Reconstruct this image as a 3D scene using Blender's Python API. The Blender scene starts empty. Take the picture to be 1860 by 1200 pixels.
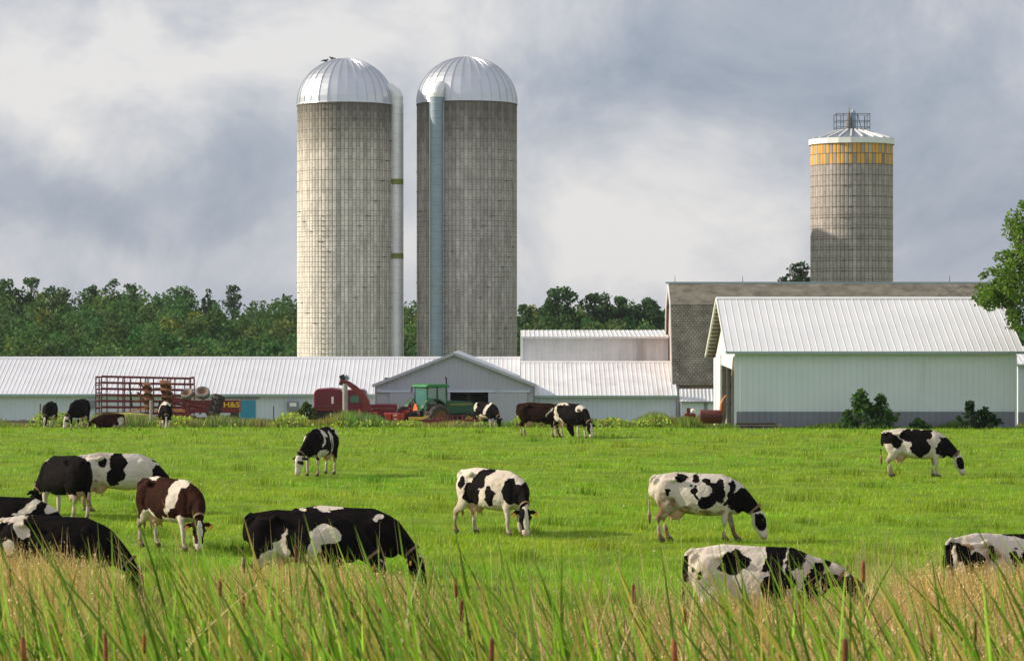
import bpy, bmesh, math, random
import numpy as np
from mathutils import Vector, Matrix
R = math.radians
SC = bpy.context.scene
COL = SC.collection
random.seed(7); rng = np.random.default_rng(7)
# ------------------------------------------------------------------ camera
F = 5000.0; HOR = 592.0; CAMZ = 4.5            # focal length in photo pixels, horizon row, eye height
cam = bpy.data.cameras.new('camera'); camo = bpy.data.objects.new('camera', cam); COL.objects.link(camo)
cam.sensor_width = 36; cam.lens = 36 * F / 1860; cam.shift_y = -(600 - HOR) / 1860
cam.clip_start = 1; cam.clip_end = 5000
camo.location = (0, 0, CAMZ); camo.rotation_euler = (R(90), 0, 0)
cam.dof.use_dof = True; cam.dof.focus_distance = 75; cam.dof.aperture_fstop = 8.5
SC.camera = camo
# ------------------------------------------------------------------ light
SUN_EL = R(27); SUN_BACK = R(5)                   # sun from the left, a little behind the scene
sdir = Vector((-math.cos(SUN_BACK) * math.cos(SUN_EL), math.sin(SUN_BACK) * math.cos(SUN_EL), math.sin(SUN_EL)))
sun = bpy.data.lights.new('sun', 'SUN'); suno = bpy.data.objects.new('sun', sun); COL.objects.link(suno)
sun.energy = 5.0; sun.angle = R(0.6); sun.color = (1.0, 0.88, 0.70)
suno.rotation_euler = sdir.to_track_quat('Z', 'Y').to_euler()
SC.view_settings.view_transform = 'Standard'; SC.view_settings.look = 'None'
SC.view_settings.exposure = 0.16; SC.view_settings.gamma = 1
W = bpy.data.worlds.new('World'); SC.world = W; W.use_nodes = True
nt = W.node_tree; nt.nodes.clear()
def N(t, kind, **kw):
    n = t.nodes.new(kind)
    for k, v in kw.items(): setattr(n, k, v)
    return n
def world():
    L = nt.links
    out = N(nt, 'ShaderNodeOutputWorld'); bg = N(nt, 'ShaderNodeBackground'); bg.inputs[1].default_value = 0.1
    L.new(bg.outputs[0], out.inputs[0])
    sky = N(nt, 'ShaderNodeTexSky', sky_type='NISHITA', sun_disc=False)
    sky.sun_elevation = SUN_EL; sky.sun_rotation = math.atan2(sdir.x, sdir.y)
    tc = N(nt, 'ShaderNodeTexCoord')
    mp = N(nt, 'ShaderNodeMapping'); mp.inputs['Scale'].default_value = (1, 1, 1.25); mp.inputs['Location'].default_value = (.3, .1, .42)
    L.new(tc.outputs['Generated'], mp.inputs[0])
    n1 = N(nt, 'ShaderNodeTexNoise'); n1.inputs['Scale'].default_value = 10; n1.inputs['Detail'].default_value = 10; n1.inputs['Roughness'].default_value = .62; n1.inputs['Distortion'].default_value = .5
    L.new(mp.outputs[0], n1.inputs[0])
    acc = N(nt, 'ShaderNodeMath', operation='MULTIPLY_ADD'); acc.inputs[1].default_value = 1.65; acc.inputs[2].default_value = -.32
    L.new(n1.outputs[0], acc.inputs[0]); val = acc.outputs[0]
    # broad light and dark cloud masses: direction (x/y, z/y), size, gain
    wb = N(nt, 'ShaderNodeTexNoise'); wb.inputs['Scale'].default_value = 15; wb.inputs['Detail'].default_value = 8
    L.new(tc.outputs['Generated'], wb.inputs[0])
    sb = N(nt, 'ShaderNodeVectorMath', operation='MULTIPLY_ADD'); sb.inputs[1].default_value = (.13, .0, .10); sb.inputs[2].default_value = (-.065, 0, -.05)
    L.new(wb.outputs['Color'], sb.inputs[0])
    ad = N(nt, 'ShaderNodeVectorMath', operation='ADD'); L.new(sb.outputs[0], ad.inputs[0]); L.new(tc.outputs['Generated'], ad.inputs[1])
    for px, py, sx, sz, g in [(130, 190, .11, .05, .26), (430, 60, .12, .03, .14), (210, 290, .05, .025, .26), (820, 40, .07, .03, .24), (60, 345, .075, .022, -.24), (440, 320, .07, .035, -.26),
                              (330, 345, .09, .022, -.10), (230, 440, .12, .022, .14), (1190, 400, .085, .035, .14), (1380, 320, .05, .02, .16), (1350, 510, .1, .02, .12),
                              (1250, 130, .10, .04, -.13), (1650, 160, .10, .06, -.16), (980, 220, .05, .03, -.15), (1760, 430, .05, .04, -.05), (700, 500, .16, .022, .12)]:
        v = Vector(((px - 930) / F, 1, (HOR - py) / F)).normalized()
        s = N(nt, 'ShaderNodeVectorMath', operation='SUBTRACT'); L.new(ad.outputs[0], s.inputs[0]); s.inputs[1].default_value = v
        d = N(nt, 'ShaderNodeVectorMath', operation='DIVIDE'); L.new(s.outputs[0], d.inputs[0]); d.inputs[1].default_value = (sx, .5, sz)
        l = N(nt, 'ShaderNodeVectorMath', operation='LENGTH'); L.new(d.outputs[0], l.inputs[0])
        m = N(nt, 'ShaderNodeMapRange', interpolation_type='SMOOTHSTEP')
        m.inputs[1].default_value = 1.25; m.inputs[2].default_value = 0; m.inputs[3].default_value = 0; m.inputs[4].default_value = g
        L.new(l.outputs['Value'], m.inputs[0])
        a = N(nt, 'ShaderNodeMath', operation='ADD'); L.new(val, a.inputs[0]); L.new(m.outputs[0], a.inputs[1]); val = a.outputs[0]
    cr = N(nt, 'ShaderNodeValToRGB'); L.new(val, cr.inputs[0]); e = cr.color_ramp.elements
    e[0].position = .08; e[0].color = (2.75 / 8, 3.2 / 8, 4.0 / 8, 1)
    e[1].position = .88; e[1].color = (7.3 / 8, 7.15 / 8, 7.1 / 8, 1)
    x = e.new(.36); x.color = (3.9 / 8, 4.25 / 8, 4.95 / 8, 1)
    x = e.new(.62); x.color = (5.5 / 8, 5.6 / 8, 5.95 / 8, 1)
    sp = N(nt, 'ShaderNodeSeparateXYZ'); L.new(tc.outputs['Generated'], sp.inputs[0])   # extra brightness added to the unseen sky behind the camera, as front fill
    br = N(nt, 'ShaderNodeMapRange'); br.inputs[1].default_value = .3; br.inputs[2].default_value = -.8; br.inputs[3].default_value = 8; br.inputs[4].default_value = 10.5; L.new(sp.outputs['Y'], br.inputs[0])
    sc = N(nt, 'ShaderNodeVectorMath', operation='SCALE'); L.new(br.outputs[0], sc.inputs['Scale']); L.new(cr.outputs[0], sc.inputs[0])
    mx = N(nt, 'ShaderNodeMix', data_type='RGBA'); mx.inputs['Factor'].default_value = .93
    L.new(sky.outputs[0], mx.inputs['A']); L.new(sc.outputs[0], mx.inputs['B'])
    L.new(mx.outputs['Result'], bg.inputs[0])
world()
# ------------------------------------------------------------------ helpers
def hill(x):  # gentle unevenness
    return x
def gz(x, y):
    """ground height (numpy friendly); y is the distance from the camera"""
    x = np.asarray(x, float); y = np.asarray(y, float)
    t = (y - 121) / 6.0
    drop = 6.0 * np.where(t > 30, t, np.log1p(np.exp(np.clip(t, -30, 30)))) * .0372
    drop = np.minimum(drop, 4.0 + 0 * drop)
    rise = np.clip((y - 300) / 130, 0, 1.2) * 5.0
    b = np.clip((27 - y) / 14, 0, 1); bank = 1.15 * b * b * (3 - 2 * b)
    amp = np.clip((y - 27) / 10, 0, 1) * np.clip((135 - y) / 20, 0, 1)
    bump = .035 * np.sin(x * .9 + 1.3 * np.sin(y * .31)) * np.sin(y * .53 + .7) + .03 * np.sin(x * 2.1 + y * .37) * np.sin(y * 1.1 - x * .3)
    return -drop + rise + bank + amp * bump
def gzf(x, y): return float(gz(x, y))
def P(px, py, s): return Vector(((px - 930) / s, F / s, CAMZ - (py - HOR) / s))
def SY(s): return F / s
def noise3(p, seed=0.0, f=1.0):
    x, y, z = p[:, 0] * f + seed, p[:, 1] * f - seed * .7, p[:, 2] * f + seed * .3
    return (np.sin(x * 1.7 + 2.1 * np.sin(y * 1.3 + z * .7) + z) + np.sin(z * 2.3 + 1.7 * np.sin(x * 1.1 + .5) - y * .8) + np.sin(y * 1.9 + x * .9 + 1.3 * np.sin(z * 1.6))) / 3

class MB:
    def __init__(s): s.v = []; s.f = []; s.c = []; s.col = False
    def add(s, vs, fs, c=None):
        o = len(s.v); s.v += [tuple(v) for v in vs]; s.f += [tuple(i + o for i in f) for f in fs]
        s.c += [c if c else (1, 1, 1)] * len(vs)
        if c: s.col = True
        return s
    def box(s, a, b, c=None, M=None):
        (x0, y0, z0), (x1, y1, z1) = a, b
        vs = [Vector(p) for p in ((x0, y0, z0), (x1, y0, z0), (x1, y1, z0), (x0, y1, z0), (x0, y0, z1), (x1, y0, z1), (x1, y1, z1), (x0, y1, z1))]
        if M: vs = [M @ v for v in vs]
        return s.add(vs, [(0, 3, 2, 1), (4, 5, 6, 7), (0, 1, 5, 4), (1, 2, 6, 5), (2, 3, 7, 6), (3, 0, 4, 7)], c)
    def bar(s, p, q, w, h=None, c=None):
        p, q = Vector(p), Vector(q); d = q - p; h = h or w
        M = Matrix.Translation(p) @ d.to_track_quat('Z', 'Y').to_matrix().to_4x4()
        return s.box((-w / 2, -h / 2, 0), (w / 2, h / 2, d.length), c, M)
    def cyl(s, p, q, r0, r1=None, n=12, c=None, cap=True):
        p, q = Vector(p), Vector(q); r1 = r0 if r1 is None else r1
        Q = (q - p).to_track_quat('Z', 'Y').to_matrix()
        vs = [p + Q @ Vector((r0 * math.cos(2 * math.pi * i / n), r0 * math.sin(2 * math.pi * i / n), 0)) for i in range(n)]
        vs += [q + Q @ Vector((r1 * math.cos(2 * math.pi * i / n), r1 * math.sin(2 * math.pi * i / n), 0)) for i in range(n)]
        fs = [(i, (i + 1) % n, n + (i + 1) % n, n + i) for i in range(n)]
        if cap: fs += [tuple(range(n))[::-1], tuple(range(n, 2 * n))]
        return s.add(vs, fs, c)
    def tube(s, pts, r, n=8, c=None):
        for i in range(len(pts) - 1):
            a = r[i] if isinstance(r, (list, tuple)) else r; b = r[i + 1] if isinstance(r, (list, tuple)) else r
            s.cyl(pts[i], pts[i + 1], a, b, n, c)
        return s
    def lathe(s, prof, n, o=(0, 0, 0), axis=None, c=None, a0=0, a1=2 * math.pi):
        o = Vector(o); Q = Vector(axis).to_track_quat('Z', 'Y').to_matrix() if axis else Matrix.Identity(3)
        full = a1 - a0 > 6.28; m = n if full else n + 1
        vs = []
        for r, z in prof:
            for i in range(m):
                a = a0 + (a1 - a0) * i / n
                vs.append(o + Q @ Vector((r * math.cos(a), r * math.sin(a), z)))
        fs = []
        for j in range(len(prof) - 1):
            for i in range(n):
                k = (i + 1) % m
                fs.append((j * m + i, j * m + k, (j + 1) * m + k, (j + 1) * m + i))
        return s.add(vs, fs, c)
    def prism(s, poly, axis, a, b, c=None):
        """poly: 2-D outline in the plane normal to axis ('x': (y,z), 'y': (x,z))"""
        n = len(poly)
        f = (lambda p, t: (t, p[0], p[1])) if axis == 'x' else ((lambda p, t: (p[0], t, p[1])) if axis == 'y' else (lambda p, t: (p[0], p[1], t)))
        vs = [f(p, a) for p in poly] + [f(p, b) for p in poly]
        fs = [tuple(range(n)), tuple(range(2 * n - 1, n - 1, -1))] + [(i, n + i, n + (i + 1) % n, (i + 1) % n) for i in range(n)]
        return s.add(vs, fs, c)
    def ell(s, o, r, n=12, m=8, c=None, M=None):
        o = Vector(o); vs = []; fs = []
        for j in range(m + 1):
            t = math.pi * j / m
            for i in range(n):
                a = 2 * math.pi * i / n
                v = Vector((r[0] * math.sin(t) * math.cos(a), r[1] * math.sin(t) * math.sin(a), r[2] * math.cos(t)))
                vs.append(o + (M @ v if M else v))
        for j in range(m):
            for i in range(n): fs.append((j * n + i, (j + 1) * n + i, (j + 1) * n + (i + 1) % n, j * n + (i + 1) % n))
        return s.add(vs, fs, c)
    def ribbed(s, A, B, C, D, pitch, h, w, back=.03):
        """profiled metal sheet A,B (bottom) C,D (top), closed at the back"""
        A, B, C, D = map(Vector, (A, B, C, D)); n = (B - A).cross(D - A).normalized()
        L = (B - A).length; k = max(1, round(L / pitch)); p = L / k; us = []
        for i in range(k):
            u = i * p; us += [(u, 0), (u + p - 1.6 * w, 0), (u + p - 1.25 * w, h), (u + p - .35 * w, h)]
        us.append((L, 0)); vs = []
        for u, t in us: vs += [A + (B - A) * (u / L) + n * t, D + (C - D) * (u / L) + n * t]
        m = len(us); fs = [(2 * i, 2 * i + 2, 2 * i + 3, 2 * i + 1) for i in range(m - 1)]
        o = len(vs); vs += [A - n * back, B - n * back, C - n * back, D - n * back]
        fs += [(o, o + 3, o + 2, o + 1), (0, 1, o + 3, o), (2 * m - 2, o + 1, o + 2, 2 * m - 1)]
        fs.append(tuple([2 * i for i in range(m)][::-1]) + (o, o + 1)); fs.append(tuple([2 * i + 1 for i in range(m)]) + (o + 2, o + 3))
        return s.add(vs, fs)
    def build(s, name, mat, parent=None, smooth=False, world=True, bevel=0):
        me = bpy.data.meshes.new(name); off = Vector((0, 0, 0))
        if parent is not None and world:
            p = parent
            while p is not None: off += p.location; p = p.parent
        me.from_pydata([tuple(Vector(v) - off) for v in s.v], [], s.f); me.update()
        if s.col:
            a = me.color_attributes.new('tint', 'FLOAT_COLOR', 'POINT')
            a.data.foreach_set('color', np.array([(*c, 1) for c in s.c], dtype=np.float32).ravel())
        if smooth: me.polygons.foreach_set('use_smooth', [True] * len(me.polygons))
        me.materials.append(mat)
        o = bpy.data.objects.new(name, me); COL.objects.link(o)
        if parent is not None: o.parent = parent
        if bevel:
            b = o.modifiers.new('bevel', 'BEVEL'); b.width = bevel; b.segments = 2; b.limit_method = 'ANGLE'
        return o
def thing(name, label, cat, loc=(0, 0, 0), rz=0, group=None):
    o = bpy.data.objects.new(name, None); COL.objects.link(o); o.empty_display_size = .3
    o.location = loc; o.rotation_euler = (0, 0, rz); o['label'] = label; o['category'] = cat
    if group: o['group'] = group
    return o
def tag(o, label, cat, group=None, kind=None):
    o['label'] = label; o['category'] = cat
    if group: o['group'] = group
    if kind: o['kind'] = kind
    return o
def npmesh(name, V, Fc, mat, col=None, parent=None, smooth=False, attrs=None):
    """V (n,3), Fc (m,k) arrays"""
    me = bpy.data.meshes.new(name); k = Fc.shape[1]
    me.vertices.add(len(V)); me.vertices.foreach_set('co', V.astype(np.float32).ravel())
    me.loops.add(Fc.size); me.loops.foreach_set('vertex_index', Fc.astype(np.int32).ravel())
    me.polygons.add(len(Fc)); me.polygons.foreach_set('loop_start', np.arange(0, Fc.size, k, dtype=np.int32))
    try: me.polygons.foreach_set('loop_total', np.full(len(Fc), k, dtype=np.int32))
    except Exception: pass
    if smooth: me.polygons.foreach_set('use_smooth', np.ones(len(Fc), dtype=bool))
    me.update(calc_edges=True)
    if col is not None:
        a = me.color_attributes.new('tint', 'FLOAT_COLOR', 'POINT')
        a.data.foreach_set('color', np.hstack([col, np.ones((len(col), 1))]).astype(np.float32).ravel())
    me.materials.append(mat)
    o = bpy.data.objects.new(name, me); COL.objects.link(o)
    if parent is not None: o.parent = parent
    return o
# ------------------------------------------------------------------ materials
def mat(name, col, rough=.6, metal=0, var=.12, vscale=3.0, bump=0, bscale=20, spec=.5, stretch=(1, 1, 1), dirt=None, tint=False, trans=0, emit=None):
    m = bpy.data.materials.new(name); m.use_nodes = True; t = m.node_tree; L = t.links
    b = t.nodes['Principled BSDF']; b.inputs['Roughness'].default_value = rough; b.inputs['Metallic'].default_value = metal
    b.inputs['Specular IOR Level'].default_value = spec
    tc = N(t, 'ShaderNodeTexCoord'); mp = N(t, 'ShaderNodeMapping'); mp.inputs['Scale'].default_value = stretch
    L.new(tc.outputs['Object'], mp.inputs[0])
    n = N(t, 'ShaderNodeTexNoise'); n.inputs['Scale'].default_value = vscale; n.inputs['Detail'].default_value = 6
    L.new(mp.outputs[0], n.inputs[0])
    r = N(t, 'ShaderNodeMapRange'); r.inputs[1].default_value = .25; r.inputs[2].default_value = .75
    r.inputs[3].default_value = 1 - var * 1.3; r.inputs[4].default_value = 1 + var
    L.new(n.outputs[0], r.inputs[0])
    sc = N(t, 'ShaderNodeVectorMath', operation='SCALE'); L.new(r.outputs[0], sc.inputs['Scale'])
    if tint:
        at = N(t, 'ShaderNodeAttribute', attribute_name='tint')
        mu = N(t, 'ShaderNodeVectorMath', operation='MULTIPLY'); mu.inputs[1].default_value = col; L.new(at.outputs['Color'], mu.inputs[0]); L.new(mu.outputs[0], sc.inputs[0])
    else: sc.inputs[0].default_value = col
    res = sc.outputs[0]
    if dirt:   # (colour, scale, threshold, stretch)
        mp2 = N(t, 'ShaderNodeMapping'); mp2.inputs['Scale'].default_value = dirt[3]; L.new(tc.outputs['Object'], mp2.inputs[0])
        n2 = N(t, 'ShaderNodeTexNoise'); n2.inputs['Scale'].default_value = dirt[1]; n2.inputs['Detail'].default_value = 8; n2.inputs['Roughness'].default_value = .65
        L.new(mp2.outputs[0], n2.inputs[0])
        r2 = N(t, 'ShaderNodeMapRange'); r2.inputs[1].default_value = dirt[2]; r2.inputs[2].default_value = dirt[2] + .18; r2.inputs[4].default_value = .85
        L.new(n2.outputs[0], r2.inputs[0])
        mx = N(t, 'ShaderNodeMix', data_type='RGBA'); L.new(r2.outputs[0], mx.inputs['Factor']); L.new(res, mx.inputs['A']); mx.inputs['B'].default_value = (*dirt[0], 1)
        res = mx.outputs['Result']
    L.new(res, b.inputs['Base Color'])
    if bump:
        n3 = N(t, 'ShaderNodeTexNoise'); n3.inputs['Scale'].default_value = bscale; n3.inputs['Detail'].default_value = 5; L.new(mp.outputs[0], n3.inputs[0])
        bp = N(t, 'ShaderNodeBump'); bp.inputs['Strength'].default_value = bump; bp.inputs['Distance'].default_value = .03; L.new(n3.outputs[0], bp.inputs['Height']); L.new(bp.outputs[0], b.inputs['Normal'])
    if trans:
        tr = N(t, 'ShaderNodeBsdfTranslucent'); L.new(res, tr.inputs[0]); ms = N(t, 'ShaderNodeMixShader'); ms.inputs[0].default_value = trans
        L.new(b.outputs[0], ms.inputs[1]); L.new(tr.outputs[0], ms.inputs[2]); L.new(ms.outputs[0], t.nodes['Material Output'].inputs[0])
    return m
M = {}
M['roof'] = mat('galvanised_roof', (.66, .67, .71), .42, .0, .06, .6, spec=.5, dirt=((.50, .49, .50), .5, .66, (1, 1, .3)))
M['roof_old'] = mat('weathered_roof', (.70, .70, .71), .45, .0, .12, .7, dirt=((.50, .49, .47), .45, .56, (1, 1, .35)))
M['roof_white'] = mat('white_metal_roof', (.66, .67, .69), .4, 0, .05, .5)
M['wall_pale'] = mat('pale_siding', (.60, .645, .76), .5, 0, .06, .5, dirt=((.42, .44, .44), .6, .62, (1, 1, .2)))
M['wall_grey'] = mat('grey_siding', (.47, .46, .53), .5, 0, .06, .6)
M['wall_shed'] = mat('pale_green_siding', (.67, .73, .765), .5, 0, .05, .6, dirt=((.45, .49, .44), .7, .66, (1, 1, .15)))
M['wall_low'] = mat('slate_siding', (.21, .215, .26), .5, 0, .08, .8)
M['trim'] = mat('white_trim', (.8, .8, .79), .5, 0, .05, 2)
M['trim_blue'] = mat('blue_green_gutter', (.33, .42, .44), .4, 0, .06, 2)
M['stained'] = mat('stained_wall', (.62, .62, .62), .6, 0, .1, 1, dirt=((.34, .32, .31), .55, .52, (1, 1, .12)))
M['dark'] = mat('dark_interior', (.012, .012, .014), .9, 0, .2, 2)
M['stud'] = mat('grey_timber', (.22, .19, .17), .8, 0, .25, 3, stretch=(1, 1, .2))
M['purlin'] = mat('brown_timber', (.20, .14, .08), .8, 0, .25, 3)
M['brickpink'] = mat('faded_pink_boards', (.5, .34, .29), .8, 0, .15, 3)
M['blue'] = mat('blue_door_paint', (.035, .27, .45), .5, 0, .08, 2)
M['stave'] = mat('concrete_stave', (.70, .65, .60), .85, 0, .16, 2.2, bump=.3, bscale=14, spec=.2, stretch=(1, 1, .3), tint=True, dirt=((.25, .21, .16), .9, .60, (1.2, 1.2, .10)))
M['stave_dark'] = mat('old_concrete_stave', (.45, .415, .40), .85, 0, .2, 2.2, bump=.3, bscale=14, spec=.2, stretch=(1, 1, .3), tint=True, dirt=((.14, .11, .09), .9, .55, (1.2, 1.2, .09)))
M['joint'] = mat('dark_mortar', (.13, .12, .105), .9)
M['hoop'] = mat('steel_hoop', (.13, .12, .11), .6, .4)
M['alu'] = mat('aluminium_dome', (.60, .62, .66), .38, .85, .06, 1.0)
M['tower_roof'] = mat('zinc_cone_roof', (.36, .40, .46), .35, .8, .15, 2)
M['alu_white'] = mat('pale_painted_metal', (.72, .73, .74), .4, .2, .06, 1.0)
M['chute_blue'] = mat('blue_grey_chute_metal', (.27, .34, .41), .45, .3, .10, .8, dirt=((.28, .30, .27), .3, .55, (1, 1, .6)))
M['chute_white'] = mat('pale_chute_metal', (.80, .80, .83), .45, .3, .08, .8)
M['green_band'] = mat('mossy_fibreglass', (.22, .24, .06), .5)
M['cage'] = mat('galvanised_cage', (.13, .17, .19), .5, .5)
M['red'] = mat('red_farm_paint', (.20, .022, .02), .5, 0, .25, 3, dirt=((.12, .05, .03), 2, .58, (1, 1, 1)))
M['bright_red'] = mat('bright_red_paint', (.48, .05, .03), .45, 0, .2, 3)
M['maroon'] = mat('maroon_truck_paint', (.17, .012, .03), .25, 0, .08, 1)
M['cage_red'] = mat('dark_red_frame', (.16, .02, .03), .6, 0, .2, 5)
M['rust'] = mat('rusty_iron', (.20, .085, .035), .85, 0, .35, 6)
M['orange'] = mat('orange_paint', (.65, .22, .05), .6, 0, .2, 3)
M['rubber'] = mat('tyre_rubber', (.035, .032, .03), .85, 0, .25, 4)
M['old_rubber'] = mat('weathered_tyre', (.20, .18, .155), .9, 0, .2, 4)
M['brown_rubber'] = mat('muddy_tyre', (.06, .05, .042), .9, 0, .25, 4)
M['tgreen'] = mat('tractor_green', (.012, .085, .035), .4, 0, .12, 2)
M['tgreen2'] = mat('cab_roof_green', (.02, .20, .05), .35, 0, .08, 2)
M['yellow'] = mat('yellow_paint', (.75, .5, .07), .5, 0, .1, 2)
M['glass'] = mat('tinted_glass', (.06, .17, .16), .08, 0, .1, 1, spec=.9)
M['glassb'] = mat('blue_reflecting_glass', (.16, .25, .33), .06, .2, .1, 1, spec=1)
M['black'] = mat('black_paint', (.02, .02, .022), .5)
M['chrome'] = mat('bright_steel', (.7, .7, .7), .2, .9)
M['sign'] = mat('orange_triangle', (.9, .16, .03), .5, 0, .03)
M['pole'] = mat('weathered_pole', (.36, .34, .31), .9, 0, .2, 5, stretch=(1, 1, .15))
M['mud'] = mat('dark_manure', (.05, .035, .025), .95, 0, .3, 3, bump=.5)
M['leaf'] = mat('leaf', (1, 1, 1), .6, 0, .18, 1.2, tint=True, trans=.42, spec=.2)
M['bark'] = mat('bark', (.09, .07, .055), .9, 0, .3, 4, bump=.5)
M['blade'] = mat('grass_blade', (1, 1, 1), .5, 0, .10, 4, tint=True, trans=.35, spec=.25)
M['front'] = mat('reed_blade', (1, 1, 1), .5, 0, .15, 4, tint=True, trans=.22, spec=.25)
M['cattail'] = mat('cattail_brown', (.17, .055, .02), .9, 0, .3, 30)
M['bird'] = mat('dark_feathers', (.03, .03, .035), .7)
M['wheel_yellow'] = mat('yellow_rim', (.5, .33, .05), .5, 0, .2, 3)
M['letter'] = mat('yellow_lettering', (.85, .5, .04), .5, 0, .02)
def shingle_mat():
    m = bpy.data.materials.new('old_shingles'); m.use_nodes = True; t = m.node_tree; L = t.links; b = t.nodes['Principled BSDF']; b.inputs['Roughness'].default_value = .95
    b.inputs['Specular IOR Level'].default_value = .15
    tc = N(t, 'ShaderNodeTexCoord'); sp = N(t, 'ShaderNodeSeparateXYZ'); L.new(tc.outputs['Object'], sp.inputs[0])
    cb = N(t, 'ShaderNodeCombineXYZ'); L.new(sp.outputs['X'], cb.inputs['X'])
    yz = N(t, 'ShaderNodeMath', operation='MULTIPLY_ADD'); yz.inputs[1].default_value = 1.05; L.new(sp.outputs['Z'], yz.inputs[0]); L.new(sp.outputs['Y'], yz.inputs[2]); L.new(yz.outputs[0], cb.inputs['Y'])
    br = N(t, 'ShaderNodeTexBrick'); br.inputs['Scale'].default_value = 1; br.inputs['Brick Width'].default_value = .23; br.inputs['Row Height'].default_value = .21; br.inputs['Mortar Size'].default_value = .028
    br.inputs['Color1'].default_value = (.21, .195, .155, 1); br.inputs['Color2'].default_value = (.275, .255, .21, 1); br.inputs['Mortar'].default_value = (.12, .11, .09, 1); br.inputs['Bias'].default_value = -.1
    L.new(cb.outputs[0], br.inputs[0])
    n = N(t, 'ShaderNodeTexNoise'); n.inputs['Scale'].default_value = .9; n.inputs['Detail'].default_value = 8; n.inputs['Roughness'].default_value = .7; L.new(cb.outputs[0], n.inputs[0])
    r = N(t, 'ShaderNodeMapRange'); r.inputs[1].default_value = .3; r.inputs[2].default_value = .7; r.inputs[3].default_value = .42; r.inputs[4].default_value = 1.5; L.new(n.outputs[0], r.inputs[0])
    s = N(t, 'ShaderNodeVectorMath', operation='SCALE'); L.new(br.outputs[0], s.inputs[0]); L.new(r.outputs[0], s.inputs['Scale']); L.new(s.outputs[0], b.inputs['Base Color'])
    bp = N(t, 'ShaderNodeBump'); bp.inputs['Strength'].default_value = .8; bp.inputs['Distance'].default_value = .04; L.new(s.outputs[0], bp.inputs['Height']); L.new(bp.outputs[0], b.inputs['Normal'])
    return m
M['shingle'] = shingle_mat()
def ground_mat():
    m = bpy.data.materials.new('pasture_ground'); m.use_nodes = True; t = m.node_tree; L = t.links; b = t.nodes['Principled BSDF']; b.inputs['Roughness'].default_value = .95; b.inputs['Specular IOR Level'].default_value = .1
    tc = N(t, 'ShaderNodeTexCoord'); n = N(t, 'ShaderNodeTexNoise'); n.inputs['Scale'].default_value = .8; n.inputs['Detail'].default_value = 10; L.new(tc.outputs['Object'], n.inputs[0])
    cr = N(t, 'ShaderNodeValToRGB'); e = cr.color_ramp.elements; e[0].position = .3; e[0].color = (.09, .15, .012, 1); e[1].position = .7; e[1].color = (.20, .31, .018, 1)
    L.new(n.outputs[0], cr.inputs[0]); L.new(cr.outputs[0], b.inputs['Base Color']); return m
M['ground'] = ground_mat()
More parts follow.
